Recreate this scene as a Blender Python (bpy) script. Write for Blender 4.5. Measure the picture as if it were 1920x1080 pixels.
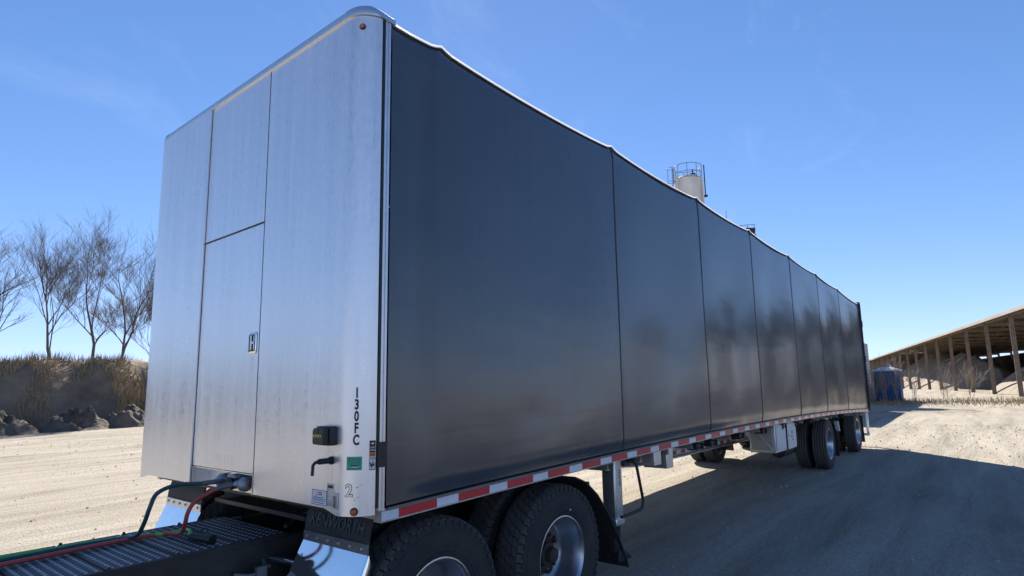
import bpy, bmesh, math, random
from mathutils import Vector, Matrix, noise
R = math.radians
PI = math.pi
random.seed(11)
for o in list(bpy.data.objects):
    bpy.data.objects.remove(o)
sc = bpy.context.scene
COL = sc.collection

# ------------------------------------------------------------------ camera
CAM = Vector((-1.859, -3.9642, 1.5863))
yaw, pit, rol, FPX = .6778, .1431, -.0164, 1097.53
fw = Vector((math.cos(pit)*math.cos(yaw), math.cos(pit)*math.sin(yaw), math.sin(pit)))
rt = Vector((math.sin(yaw), -math.cos(yaw), 0))
up = rt.cross(fw)
r2 = rt*math.cos(rol) + up*math.sin(rol)
u2 = up*math.cos(rol) - rt*math.sin(rol)
cd = bpy.data.cameras.new('camera')
cam = bpy.data.objects.new('camera', cd)
COL.objects.link(cam)
cam.matrix_world = Matrix(((r2.x, u2.x, -fw.x, CAM.x), (r2.y, u2.y, -fw.y, CAM.y), (r2.z, u2.z, -fw.z, CAM.z), (0, 0, 0, 1)))
cd.sensor_fit = 'HORIZONTAL'
cd.sensor_width = 36
cd.lens = 36*FPX/1920
cd.shift_y = 35.7/1920
cd.clip_start = .05
cd.clip_end = 4000
sc.camera = cam

# ------------------------------------------------------------------ light
SUN_AZ, SUN_EL = 43.0, 39.0
w = bpy.data.worlds.new('World')
sc.world = w
w.use_nodes = True
nt = w.node_tree
sky = nt.nodes.new('ShaderNodeTexSky')
sky.sky_type = 'NISHITA'
sky.sun_disc = False
sky.sun_elevation = R(SUN_EL)
sky.sun_rotation = R(90 - SUN_AZ)
sky.air_density = 1.0
sky.dust_density = .22
sky.ozone_density = 2.0
sky.altitude = 4000
bg = nt.nodes['Background']
bg.inputs['Strength'].default_value = .134
hsv = nt.nodes.new('ShaderNodeHueSaturation')
hsv.inputs['Saturation'].default_value = 1.17
hsv.inputs['Hue'].default_value = .505
nt.links.new(sky.outputs['Color'], hsv.inputs['Color'])
# thin high cirrus
wtc = nt.nodes.new('ShaderNodeTexCoord'); wmp = nt.nodes.new('ShaderNodeMapping')
wmp.inputs['Rotation'].default_value = (.3, .5, .9); wmp.inputs['Scale'].default_value = (1.2, 5.0, 5.0)
wn = nt.nodes.new('ShaderNodeTexNoise'); wn.inputs['Scale'].default_value = 1.6; wn.inputs['Detail'].default_value = 9; wn.inputs['Roughness'].default_value = .62; wn.inputs['Distortion'].default_value = .5
wr = nt.nodes.new('ShaderNodeMapRange'); wr.inputs['From Min'].default_value = .56; wr.inputs['From Max'].default_value = .85; wr.inputs['To Max'].default_value = .06
wx = nt.nodes.new('ShaderNodeMix'); wx.data_type = 'RGBA'; wx.inputs['B'].default_value = (6.0, 6.3, 6.8, 1)
nt.links.new(wtc.outputs['Generated'], wmp.inputs['Vector']); nt.links.new(wmp.outputs['Vector'], wn.inputs['Vector'])
nt.links.new(wn.outputs['Fac'], wr.inputs['Value']); nt.links.new(wr.outputs['Result'], wx.inputs['Factor'])
sp = nt.nodes.new('ShaderNodeSeparateColor'); cmb_ = nt.nodes.new('ShaderNodeCombineColor')
nt.links.new(hsv.outputs['Color'], sp.inputs[0])
for i_, k_ in enumerate((.19, .16, .10)):        # soft shoulder so the horizon does not clip to white
    a_ = nt.nodes.new('ShaderNodeMath'); a_.operation = 'MULTIPLY_ADD'; a_.inputs[1].default_value = k_; a_.inputs[2].default_value = 1.0
    b_ = nt.nodes.new('ShaderNodeMath'); b_.operation = 'DIVIDE'
    nt.links.new(sp.outputs[i_], a_.inputs[0]); nt.links.new(sp.outputs[i_], b_.inputs[0]); nt.links.new(a_.outputs[0], b_.inputs[1]); nt.links.new(b_.outputs[0], cmb_.inputs[i_])
nt.links.new(cmb_.outputs[0], wx.inputs['A']); nt.links.new(wx.outputs['Result'], bg.inputs['Color'])
sl = bpy.data.lights.new('sun', 'SUN')
sl.energy = 5.0
sl.angle = R(.53)
sl.color = (1, .94, .84)
so = bpy.data.objects.new('sun', sl)
COL.objects.link(so)
d = Vector((math.cos(R(SUN_EL))*math.cos(R(SUN_AZ)), math.cos(R(SUN_EL))*math.sin(R(SUN_AZ)), math.sin(R(SUN_EL))))
so.rotation_euler = (-d).to_track_quat('-Z', 'Y').to_euler()
so.location = d*60
vs = sc.view_settings
vs.view_transform = 'Standard'
vs.look = 'None'
vs.exposure = 1.1
vs.gamma = 1
vs.use_curve_mapping = False

# ------------------------------------------------------------------ materials
MATS = {}
def srgb(r, g, b):
    f = lambda c: (c/255/12.92 if c/255 <= .04045 else ((c/255+.055)/1.055)**2.4)
    return (f(r), f(g), f(b))

def mat(name, col, rough=.5, metal=0., var=.15, scale=8., stretch=(1, 1, 1), bump=0., bscale=60., bstretch=(1, 1, 1),
        rvar=.1, col2=None, spec=.5, coat=0., dirt=None, dirt_amt=.0, aniso=0., emit=None):
    if name in MATS: return MATS[name]
    m = bpy.data.materials.new(name)
    m.use_nodes = True
    t = m.node_tree; N = t.nodes; L = t.links
    b = N['Principled BSDF']
    b.inputs['Metallic'].default_value = metal
    b.inputs['Specular IOR Level'].default_value = spec
    b.inputs['Coat Weight'].default_value = coat
    if aniso: b.inputs['Anisotropic'].default_value = aniso
    tc = N.new('ShaderNodeTexCoord')
    mp = N.new('ShaderNodeMapping'); mp.inputs['Scale'].default_value = stretch
    L.new(tc.outputs['Object'], mp.inputs['Vector'])
    n1 = N.new('ShaderNodeTexNoise'); n1.inputs['Scale'].default_value = scale; n1.inputs['Detail'].default_value = 6; n1.inputs['Roughness'].default_value = .6
    L.new(mp.outputs['Vector'], n1.inputs['Vector'])
    cr = N.new('ShaderNodeValToRGB')
    c2 = col2 if col2 else tuple(min(1, c*(1+var)) for c in col)
    c1 = tuple(c*(1-var) for c in col)
    cr.color_ramp.elements[0].position = .3; cr.color_ramp.elements[1].position = .7
    cr.color_ramp.elements[0].color = (*c1, 1); cr.color_ramp.elements[1].color = (*c2, 1)
    L.new(n1.outputs['Fac'], cr.inputs['Fac'])
    out = cr.outputs['Color']
    if dirt:
        n3 = N.new('ShaderNodeTexNoise'); n3.inputs['Scale'].default_value = scale*.37; n3.inputs['Detail'].default_value = 8; n3.inputs['Roughness'].default_value = .7
        L.new(tc.outputs['Object'], n3.inputs['Vector'])
        r3 = N.new('ShaderNodeMapRange'); r3.inputs['From Min'].default_value = .42; r3.inputs['From Max'].default_value = .72; r3.inputs['To Max'].default_value = dirt_amt
        L.new(n3.outputs['Fac'], r3.inputs['Value'])
        mx = N.new('ShaderNodeMix'); mx.data_type = 'RGBA'
        L.new(r3.outputs['Result'], mx.inputs['Factor']); L.new(out, mx.inputs['A']); mx.inputs['B'].default_value = (*dirt, 1)
        out = mx.outputs['Result']
    L.new(out, b.inputs['Base Color'])
    mr = N.new('ShaderNodeMapRange')
    mr.inputs['To Min'].default_value = max(.02, rough-rvar); mr.inputs['To Max'].default_value = min(1, rough+rvar)
    L.new(n1.outputs['Fac'], mr.inputs['Value']); L.new(mr.outputs['Result'], b.inputs['Roughness'])
    if bump:
        mp2 = N.new('ShaderNodeMapping'); mp2.inputs['Scale'].default_value = bstretch
        L.new(tc.outputs['Object'], mp2.inputs['Vector'])
        n2 = N.new('ShaderNodeTexNoise'); n2.inputs['Scale'].default_value = bscale; n2.inputs['Detail'].default_value = 4
        L.new(mp2.outputs['Vector'], n2.inputs['Vector'])
        bp = N.new('ShaderNodeBump'); bp.inputs['Strength'].default_value = 1; bp.inputs['Distance'].default_value = bump
        L.new(n2.outputs['Fac'], bp.inputs['Height']); L.new(bp.outputs['Normal'], b.inputs['Normal'])
    MATS[name] = m
    return m

def alu_front():
    """weathered mill-finish aluminium: fine vertical streaks, dull speckle, a few pits"""
    m = bpy.data.materials.new('weathered_aluminium'); m.use_nodes = True
    t = m.node_tree; N = t.nodes; L = t.links; b = N['Principled BSDF']
    tc = N.new('ShaderNodeTexCoord')
    def nz(scale, st, det=5, rg=.6):
        mp = N.new('ShaderNodeMapping'); mp.inputs['Scale'].default_value = st
        L.new(tc.outputs['Object'], mp.inputs['Vector'])
        n = N.new('ShaderNodeTexNoise'); n.inputs['Scale'].default_value = scale; n.inputs['Detail'].default_value = det; n.inputs['Roughness'].default_value = rg
        L.new(mp.outputs['Vector'], n.inputs['Vector']); return n.outputs['Fac']
    def rng(s, a, bb, c, dd):
        r = N.new('ShaderNodeMapRange'); L.new(s, r.inputs['Value'])
        for k, v in zip(('From Min', 'From Max', 'To Min', 'To Max'), (a, bb, c, dd)): r.inputs[k].default_value = v
        return r.outputs['Result']
    def math_(op, a, bb):
        x = N.new('ShaderNodeMath'); x.operation = op
        for i, v in enumerate((a, bb)):
            if isinstance(v, (int, float)): x.inputs[i].default_value = v
            else: L.new(v, x.inputs[i])
        return x.outputs[0]
    streak = nz(14, (1, 1, .035), 8, .7)
    wide = nz(2.2, (1, 1, .25), 4)
    fine = nz(48, (1, 1, .5), 3)
    pits = nz(62, (1, 1, .8), 3)
    f = math_('ADD', rng(streak, .3, .7, -.05, .05), rng(wide, .3, .7, -.03, .03))
    f = math_('ADD', f, rng(fine, .35, .65, -.03, .03))
    # base tone with the streaks and fine speckle added
    v = math_('ADD', .83, f)
    sx = N.new('ShaderNodeSeparateXYZ'); L.new(tc.outputs['Object'], sx.inputs[0])
    for yc, hw, zt, ln in ((-.345, .045, 1.93, .75), (-1.21, .07, 1.40, .35), (-1.236, .02, 1.30, .25), (-.02, .30, 1.30, .20)):
        a = math_('ABSOLUTE', math_('SUBTRACT', sx.outputs[1], yc), 0)
        side_ = rng(a, 0, hw, 1, 0)
        dn = math_('SUBTRACT', zt, sx.outputs[2])          # run-off below a fitting
        run = math_('MULTIPLY', rng(dn, 0, .02, 0, 1), rng(dn, 0, ln, 1, 0))
        k = math_('MULTIPLY', math_('MULTIPLY', side_, run), rng(nz(26, (1, 1, .03), 3), .38, .62, 0, .20))
        v = math_('SUBTRACT', v, k)
    pit = rng(pits, .60, .80, 0, .06)
    v = math_('SUBTRACT', v, pit)
    cmb = N.new('ShaderNodeCombineColor')
    L.new(v, cmb.inputs[0]); L.new(math_('MULTIPLY', v, 1.0), cmb.inputs[1]); L.new(math_('MULTIPLY', v, 1.01), cmb.inputs[2])
    L.new(cmb.outputs[0], b.inputs['Base Color'])
    b.inputs['Metallic'].default_value = .74
    rr = math_('ADD', rng(streak, .3, .7, .27, .40), rng(fine, .3, .7, -.05, .05))
    L.new(rr, b.inputs['Roughness'])
    bp = N.new('ShaderNodeBump'); bp.inputs['Distance'].default_value = .0006; bp.inputs['Strength'].default_value = .6
    L.new(math_('ADD', nz(40, (1, 1, .05), 3), math_('MULTIPLY', nz(1.6, (1, 1, .6), 2), 6.0)), bp.inputs['Height'])
    L.new(bp.outputs['Normal'], b.inputs['Normal'])
    return m

def curtain_mat():
    m = bpy.data.materials.new('black_vinyl_curtain'); m.use_nodes = True
    t = m.node_tree; N = t.nodes; L = t.links; b = N['Principled BSDF']
    tc = N.new('ShaderNodeTexCoord')
    def nz(scale, st, det=4, rg=.55, dist=0):
        mp = N.new('ShaderNodeMapping'); mp.inputs['Scale'].default_value = st
        L.new(tc.outputs['Object'], mp.inputs['Vector'])
        n = N.new('ShaderNodeTexNoise'); n.inputs['Scale'].default_value = scale; n.inputs['Detail'].default_value = det; n.inputs['Roughness'].default_value = rg; n.inputs['Distortion'].default_value = dist
        L.new(mp.outputs['Vector'], n.inputs['Vector']); return n.outputs['Fac']
    def rng(s, a, bb, c, dd):
        r = N.new('ShaderNodeMapRange'); L.new(s, r.inputs['Value'])
        for k, v in zip(('From Min', 'From Max', 'To Min', 'To Max'), (a, bb, c, dd)): r.inputs[k].default_value = v
        return r.outputs['Result']
    def math_(op, a, bb):
        x = N.new('ShaderNodeMath'); x.operation = op
        for i, v in enumerate((a, bb)):
            if isinstance(v, (int, float)): x.inputs[i].default_value = v
            else: L.new(v, x.inputs[i])
        return x.outputs[0]
    scr = nz(9, (1, 1, .06), 6, .7)
    dust = nz(1.3, (1, 1, .7), 6, .6)
    cr = N.new('ShaderNodeValToRGB')
    cr.color_ramp.elements[0].position = .35; cr.color_ramp.elements[1].position = .75
    cr.color_ramp.elements[0].color = (.031, .042, .058, 1); cr.color_ramp.elements[1].color = (.048, .060, .076, 1)
    L.new(math_('ADD', math_('MULTIPLY', scr, .6), math_('MULTIPLY', dust, .4)), cr.inputs['Fac'])
    # thin pale scuffs
    sc_ = nz(22, (1, 1, .02), 2, .5, .4)
    mx = N.new('ShaderNodeMix'); mx.data_type = 'RGBA'
    L.new(rng(sc_, .74, .84, 0, .05), mx.inputs['Factor']); L.new(cr.outputs['Color'], mx.inputs['A']); mx.inputs['B'].default_value = (.09, .09, .09, 1)
    L.new(mx.outputs['Result'], b.inputs['Base Color'])
    L.new(rng(dust, .3, .7, .19, .25), b.inputs['Roughness'])
    b.inputs['Specular IOR Level'].default_value = 1.0
    bp = N.new('ShaderNodeBump'); bp.inputs['Distance'].default_value = 1; bp.inputs['Strength'].default_value = 1
    h = math_('ADD', math_('MULTIPLY', nz(1.1, (.35, 1, 1.5), 2, .4, .6), .006), math_('MULTIPLY', nz(7, (.14, 1, 1.6), 2, .5, .6), .0008))
    L.new(h, bp.inputs['Height']); L.new(bp.outputs['Normal'], b.inputs['Normal'])
    return m

def ground_mat():
    m = bpy.data.materials.new('gravel_dirt'); m.use_nodes = True
    t = m.node_tree; N = t.nodes; L = t.links; b = N['Principled BSDF']
    tc = N.new('ShaderNodeTexCoord')
    def nz(scale, st=(1, 1, 1), det=6, rg=.6, dist=0):
        mp = N.new('ShaderNodeMapping'); mp.inputs['Scale'].default_value = st
        L.new(tc.outputs['Object'], mp.inputs['Vector'])
        n = N.new('ShaderNodeTexNoise'); n.inputs['Scale'].default_value = scale; n.inputs['Detail'].default_value = det; n.inputs['Roughness'].default_value = rg; n.inputs['Distortion'].default_value = dist
        L.new(mp.outputs['Vector'], n.inputs['Vector']); return n.outputs['Fac']
    def math_(op, a, bb):
        x = N.new('ShaderNodeMath'); x.operation = op
        for i, v in enumerate((a, bb)):
            if isinstance(v, (int, float)): x.inputs[i].default_value = v
            else: L.new(v, x.inputs[i])
        return x.outputs[0]
    track = nz(1.6, (.12, 1, 1), 6, .65, .5)     # wheel tracks run along the yard
    big = nz(.25)
    grit = nz(38, (1, 1, 1), 5, .7)
    vor = N.new('ShaderNodeTexVoronoi'); vor.inputs['Scale'].default_value = 26
    L.new(tc.outputs['Object'], vor.inputs['Vector'])
    f = math_('ADD', math_('MULTIPLY', track, .62), math_('MULTIPLY', grit, .26))
    f = math_('ADD', f, math_('MULTIPLY', big, .12))
    cr = N.new('ShaderNodeValToRGB')
    e = cr.color_ramp.elements
    e[0].position = .33; e[0].color = (.22, .178, .128, 1)
    e[1].position = .62; e[1].color = (.51, .437, .33, 1)
    x = e.new(.48); x.color = (.395, .332, .244, 1)
    L.new(f, cr.inputs['Fac'])
    mx = N.new('ShaderNodeMix'); mx.data_type = 'RGBA'; mx.blend_type = 'MULTIPLY'
    mx.inputs['Factor'].default_value = .22
    L.new(cr.outputs['Color'], mx.inputs['A']); L.new(vor.outputs['Color'], mx.inputs['B'])
    hs = N.new('ShaderNodeHueSaturation'); hs.inputs['Saturation'].default_value = .78
    L.new(mx.outputs['Result'], hs.inputs['Color'])
    L.new(hs.outputs['Color'], b.inputs['Base Color'])
    b.inputs['Roughness'].default_value = .95
    b.inputs['Specular IOR Level'].default_value = .15
    bp = N.new('ShaderNodeBump'); bp.inputs['Distance'].default_value = 1; bp.inputs['Strength'].default_value = 1
    h = math_('ADD', math_('MULTIPLY', track, .06), math_('MULTIPLY', grit, .02))
    h = math_('ADD', h, math_('MULTIPLY', vor.outputs['Distance'], -.012))
    L.new(h, bp.inputs['Height']); L.new(bp.outputs['Normal'], b.inputs['Normal'])
    return m

M_ALU = alu_front()
M_CURT = curtain_mat()
M_GROUND = ground_mat()
M_TRIM = mat('trim_aluminium', (.72, .73, .74), .38, .9, .06, 12, rvar=.06)
M_BEAM = mat('beam_aluminium', (.50, .50, .50), .48, .75, .12, 6, dirt=(.2, .17, .13), dirt_amt=.5)
M_ROOF = mat('roof_vinyl', (.72, .73, .74), .45, 0, .08, 3, bump=.002, bscale=4)
M_BLACK = mat('black_plastic', (.016, .017, .019), .45, 0, .25, 20, bump=.0006, bscale=90)
M_STEEL = mat('black_steel', (.013, .014, .016), .5, .0, .3, 9, dirt=(.075, .058, .043), dirt_amt=.45, bump=.0005, bscale=70)
M_RUST = mat('rusty_brown_steel', (.055, .036, .027), .75, .1, .4, 14, bump=.001, bscale=60)
M_RUBBER = mat('tyre_rubber', (.021, .022, .024), .72, 0, .2, 6, dirt=(.085, .075, .062), dirt_amt=.5, bump=.0008, bscale=110)
M_TREAD = mat('worn_tread_rubber', (.085, .084, .084), .8, 0, .25, 12, dirt=(.15, .13, .10), dirt_amt=.6, bump=.001, bscale=120)
M_TREADT = mat('dusty_trailer_tread', (.095, .088, .08), .85, 0, .2, 10, dirt=(.16, .14, .11), dirt_amt=.5, bump=.001, bscale=120)
M_FLAP = mat('flap_rubber', (.020, .021, .023), .62, 0, .2, 8, dirt=(.06, .055, .05), dirt_amt=.35, bump=.0006, bscale=80)
M_RIM = mat('aluminium_rim', (.52, .53, .55), .33, 1., .12, 9, dirt=(.25, .23, .2), dirt_amt=.45, rvar=.08)
M_CHROME = mat('polished_steel', (.86, .87, .88), .06, 1., .02, 25, rvar=.03, bump=.0002, bscale=3, dirt=(.5, .48, .45), dirt_amt=.12)
M_GREYM = mat('grey_bracket', (.17, .17, .17), .5, .5, .15, 12)
M_DECK = mat('deck_plate', (.045, .046, .05), .6, .3, .2, 9, dirt=(.10, .085, .07), dirt_amt=.5)
M_GRIP = mat('grip_dimple', (.42, .43, .45), .45, .6, .15, 18)
M_RED = mat('red_reflective', srgb(196, 30, 48), .32, 0, .10, 30, bump=.0002, bscale=300, coat=.3)
M_WHITE = mat('white_reflective', (.70, .74, .80), .32, 0, .07, 30, bump=.0002, bscale=300, coat=.3)
M_AMBER = mat('amber_lens', srgb(205, 92, 30), .2, 0, .2, 60, coat=.5)
M_WPAPER = mat('white_sticker', (.70, .72, .76), .45, 0, .05, 20)
M_GREEN = mat('green_sticker', srgb(58, 172, 140), .4, 0, .10, 18)
M_INK = mat('black_ink', (.012, .012, .014), .45, 0, .1, 20)
M_NAVY = mat('navy_ink', (.02, .03, .11), .5, 0, .1, 20)
M_REDINK = mat('red_ink', srgb(190, 40, 50), .5, 0, .1, 20)
M_ORANGE = mat('orange_ink', srgb(190, 92, 46), .5, 0, .1, 20)
M_DKGREEN = mat('dark_green_ink', (.02, .12, .09), .5, 0, .1, 20)
M_YELLOW = mat('yellow_print', srgb(196, 180, 44), .5, 0, .1, 30)
M_PLATE = mat('data_plate', (.56, .58, .60), .38, .7, .08, 20)
M_HGREEN = mat('dark_green_hose', srgb(28, 76, 80), .38, 0, .15, 20)
M_HRED = mat('red_hose', srgb(172, 74, 64), .42, 0, .12, 20)
M_HLIME = mat('lime_cable', srgb(96, 190, 70), .4, 0, .12, 20)
M_GLAD = mat('cast_aluminium', (.33, .35, .37), .5, .75, .2, 40, bump=.0008, bscale=120)
M_REDC = mat('red_casting', srgb(150, 30, 34), .5, 0, .15, 40)
M_GUARD = mat('hose_guard', (.13, .135, .15), .5, .2, .1, 30)
M_CONC = mat('silo_concrete', (.74, .70, .63), .85, 0, .18, 1.2, stretch=(1, 1, .12), dirt=(.36, .30, .23), dirt_amt=.5, bump=.02, bscale=2)
M_GALV = mat('galvanised_steel', (.30, .32, .35), .5, .5, .15, 4)
M_RAILST = mat('weathered_railing', (.16, .17, .20), .6, .2, .15, 4)
M_BLUE = mat('blue_plastic', srgb(28, 82, 138), .5, 0, .15, 3)
M_WPLAST = mat('white_plastic', (.75, .76, .78), .5, 0, .06, 3)
M_SHEDROOF = mat('shed_roof_metal', (.17, .165, .16), .6, .3, .2, .5)
M_WOOD = mat('weathered_timber', (.20, .15, .11), .85, 0, .25, 3)
M_WALL = mat('block_wall', (.34, .29, .235), .9, 0, .2, .8)
M_GRAVEL = mat('stockpile_gravel', (.27, .225, .18), .95, 0, .3, 3, bump=.08, bscale=4)
M_BARK = mat('grey_bark', (.15, .115, .08), .9, 0, .25, 5)
M_BANK = mat('bank_soil', (.16, .118, .08), .95, 0, .35, .9, dirt=(.28, .215, .135), dirt_amt=.9, bump=.12, bscale=2.2)
M_DARKSOIL = mat('dark_soil', (.085, .068, .053), .95, 0, .4, 1.5, dirt=(.22, .18, .13), dirt_amt=.6, bump=.08, bscale=5)
M_STRAW = mat('dry_weeds', (.33, .245, .135), .9, 0, .35, .8)
M_STONE = mat('loose_stone', (.42, .365, .29), .9, 0, .3, 1.7)
M_BARR = mat('barrier_concrete', (.50, .50, .50), .85, 0, .1, 3)
M_TWHITE = mat('trailer_white', (.66, .67, .69), .45, 0, .06, 2)

# ------------------------------------------------------------------ mesh helpers
class MB:
    def __init__(s): s.v = []; s.f = []
    def add(s, vs_, fs):
        n = len(s.v); s.v += [tuple(p) for p in vs_]; s.f += [tuple(i+n for i in f) for f in fs]; return s
    def box(s, a, b, zf=None):
        (x0, y0, z0), (x1, y1, z1) = a, b
        p = [(x0, y0, z0), (x1, y0, z0), (x1, y1, z0), (x0, y1, z0), (x0, y0, z1), (x1, y0, z1), (x1, y1, z1), (x0, y1, z1)]
        if zf: p = [(x, y, z+zf(x)) for x, y, z in p]
        return s.add(p, [(3, 2, 1, 0), (4, 5, 6, 7), (0, 1, 5, 4), (1, 2, 6, 5), (2, 3, 7, 6), (3, 0, 4, 7)])
    def bar(s, p0, p1, w_, h_, upv=(0, 0, 1)):
        p0 = Vector(p0); p1 = Vector(p1); t = (p1-p0).normalized()
        a = t.cross(Vector(upv));
        if a.length < 1e-4: a = t.cross(Vector((0, 1, 0)))
        a.normalize(); b = a.cross(t)
        q = []
        for p in (p0, p1):
            for i, j in ((-1, -1), (1, -1), (1, 1), (-1, 1)): q.append(p + a*i*w_/2 + b*j*h_/2)
        return s.add(q, [(3, 2, 1, 0), (4, 5, 6, 7), (0, 1, 5, 4), (1, 2, 6, 5), (2, 3, 7, 6), (3, 0, 4, 7)])
    def tube(s, pts, r, n=10, caps=True):
        pts = [Vector(p) for p in pts]; rs = r if isinstance(r, (list, tuple)) else [r]*len(pts)
        q = []; a = None
        for i, p in enumerate(pts):
            t = (pts[min(i+1, len(pts)-1)] - pts[max(i-1, 0)]).normalized()
            if a is None:
                a = t.cross(Vector((0, 0, 1)))
                if a.length < 1e-3: a = t.cross(Vector((1, 0, 0)))
            a = (a - t*a.dot(t)).normalized(); b = t.cross(a)
            for k in range(n):
                an = 2*PI*k/n; q.append(p + (a*math.cos(an)+b*math.sin(an))*rs[i])
        f = []
        for i in range(len(pts)-1):
            for k in range(n):
                k2 = (k+1) % n; f.append((i*n+k, i*n+k2, (i+1)*n+k2, (i+1)*n+k))
        if caps:
            f.append(tuple(range(n-1, -1, -1))); f.append(tuple((len(pts)-1)*n+k for k in range(n)))
        return s.add(q, f)
    def lathe(s, prof, n=48, c=(0, 0, 0), axis='y', close=False):
        q = []
        for r_, h in prof:
            for k in range(n):
                a = 2*PI*k/n
                if axis == 'y': q.append((c[0]+r_*math.cos(a), c[1]+h, c[2]+r_*math.sin(a)))
                elif axis == 'x': q.append((c[0]+h, c[1]+r_*math.cos(a), c[2]+r_*math.sin(a)))
                else: q.append((c[0]+r_*math.cos(a), c[1]+r_*math.sin(a), c[2]+h))
        f = []; m = len(prof)
        for i in range(m if close else m-1):
            j = (i+1) % m
            for k in range(n):
                k2 = (k+1) % n
                f.append((i*n+k, i*n+k2, j*n+k2, j*n+k) if axis != 'y' else (i*n+k, j*n+k, j*n+k2, i*n+k2))
        return s.add(q, f)
    def prism(s, poly, a, b, axis='y'):
        n = len(poly)
        P = (lambda p, h: (p[0], h, p[1])) if axis == 'y' else ((lambda p, h: (h, p[0], p[1])) if axis == 'x' else (lambda p, h: (p[0], p[1], h)))
        q = [P(p, a) for p in poly] + [P(p, b) for p in poly]
        f = [tuple(range(n)), tuple(range(2*n-1, n-1, -1))] + [(i, n+i, n+(i+1) % n, (i+1) % n) for i in range(n)]
        return s.add(q, f)
    def grid(s, fn, nu, nv):
        q = [fn(i/nu, j/nv) for i in range(nu+1) for j in range(nv+1)]
        f = [(i*(nv+1)+j, (i+1)*(nv+1)+j, (i+1)*(nv+1)+j+1, i*(nv+1)+j+1) for i in range(nu) for j in range(nv)]
        return s.add(q, f)

def thick(o, t, off=-1.):
    m = o.modifiers.new('thick', 'SOLIDIFY'); m.thickness = t; m.offset = off
    e = o.modifiers.new('split', 'EDGE_SPLIT'); e.split_angle = R(40); e.use_edge_sharp = False
ORG = {}
def org(o):
    return ORG.get(o.name, Vector((0, 0, 0)))
def obj(name, mb, m, parent=None, smooth=True, angle=35, bevel=0., local=False):
    me = bpy.data.meshes.new(name)
    o_ = Vector((0, 0, 0)) if (parent is None or local) else org(parent)
    me.from_pydata([(v[0]-o_.x, v[1]-o_.y, v[2]-o_.z) for v in mb.v], [], mb.f)
    bm = bmesh.new(); bm.from_mesh(me)
    if len(bm.faces) < 60000: bmesh.ops.recalc_face_normals(bm, faces=bm.faces)
    bm.to_mesh(me); bm.free()
    me.materials.append(m)
    if smooth:
        me.shade_smooth(); me.set_sharp_from_angle(angle=R(angle))
    o = bpy.data.objects.new(name, me); COL.objects.link(o)
    if parent: o.parent = parent
    ORG[o.name] = o_.copy()
    if bevel:
        bv = o.modifiers.new('bevel', 'BEVEL'); bv.width = bevel; bv.segments = 2; bv.limit_method = 'ANGLE'; bv.angle_limit = R(40)
    return o
def empty(name, loc=(0, 0, 0), parent=None, rz=0):
    o = bpy.data.objects.new(name, None); COL.objects.link(o)
    o.empty_display_size = .2
    if parent:
        o.parent = parent; o.location = Vector(loc)-org(parent)
    else: o.location = loc
    o.rotation_euler = (0, 0, rz)
    ORG[o.name] = Vector(loc)
    return o
def tag(o, label, cat=None, group=None, kind=None):
    o['label'] = label
    if cat: o['category'] = cat
    if group: o['group'] = group
    if kind: o['kind'] = kind
    return o
def copy_tree(o, parent=None):
    c = o.copy(); COL.objects.link(c); c.parent = parent
    ORG[c.name] = org(o).copy()
    for ch in o.children: copy_tree(ch, c)
    return c
def text_pts(s, size, offset=0., xscale=1.):
    """flat lettering as (verts2d, faces)"""
    cu = bpy.data.curves.new('lettering', 'FONT'); cu.body = s; cu.size = size; cu.offset = offset
    cu.align_x = 'CENTER'; cu.align_y = 'CENTER'; cu.resolution_u = 3
    o = bpy.data.objects.new('lettering', cu); COL.objects.link(o)
    dg = bpy.context.evaluated_depsgraph_get()
    me = bpy.data.meshes.new_from_object(o.evaluated_get(dg))
    v = [(p.co.x*xscale, p.co.y) for p in me.vertices]; f = [tuple(p.vertices) for p in me.polygons]
    bpy.data.objects.remove(o); bpy.data.meshes.remove(me)
    return v, f

def smooth01(t):
    t = max(0, min(1, t)); return t*t*(3-2*t)
def g(x):
    x = max(-45, min(75, x)); return .0165*(x-13)
def fbm(x, y, z=0, o=4):
    return noise.fractal(Vector((x, y, z)), 1., 2., o)

# ------------------------------------------------------------------ ground
def axis_pts(lo, hi, core0, core1, step):
    a = []; x = core0
    while x < core1: a.append(x); x += step
    a.append(core1)
    s_ = step; x = core1
    while x < hi: s_ *= 1.35; x += s_; a.append(min(x, hi))
    s_ = step; x = core0; pre = []
    while x > lo: s_ *= 1.35; x -= s_; pre.append(max(x, lo))
    return pre[::-1] + a
gx = axis_pts(-900, 1500, -14, 44, .5); gy = axis_pts(-900, 900, -22, 36, .5)
mb = MB()
gv = []
for x in gx:
    for y in gy:
        n = .016*fbm(x*.25, y*1.1) + .03*fbm(x*.07, y*.07, 3)
        gv.append((x, y, g(x)-.01+n*smooth01(1.4-abs(y)/40)))
ny = len(gy)
mb.add(gv, [(i*ny+j, (i+1)*ny+j, (i+1)*ny+j+1, i*ny+j+1) for i in range(len(gx)-1) for j in range(ny-1)])
o = obj('ground', mb, M_GROUND, angle=180); tag(o, 'pale dusty gravel yard with wheel tracks', kind='structure')

M_ASPH = mat('asphalt', (.045, .045, .047), .9, 0, .25, 4, bump=.004, bscale=90)
mb = MB().grid(lambda a, b: (-60+100*a, -5.6-7.5*b, g(-60+100*a)+.035+.02*fbm(a*30, b*3)), 60, 6)  # lane added out of view, darkens what the curtain mirrors
o = obj('added_road', mb, M_ASPH, angle=180); tag(o, 'worn dark asphalt lane added out of view to darken the curtain reflections', kind='structure')
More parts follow.
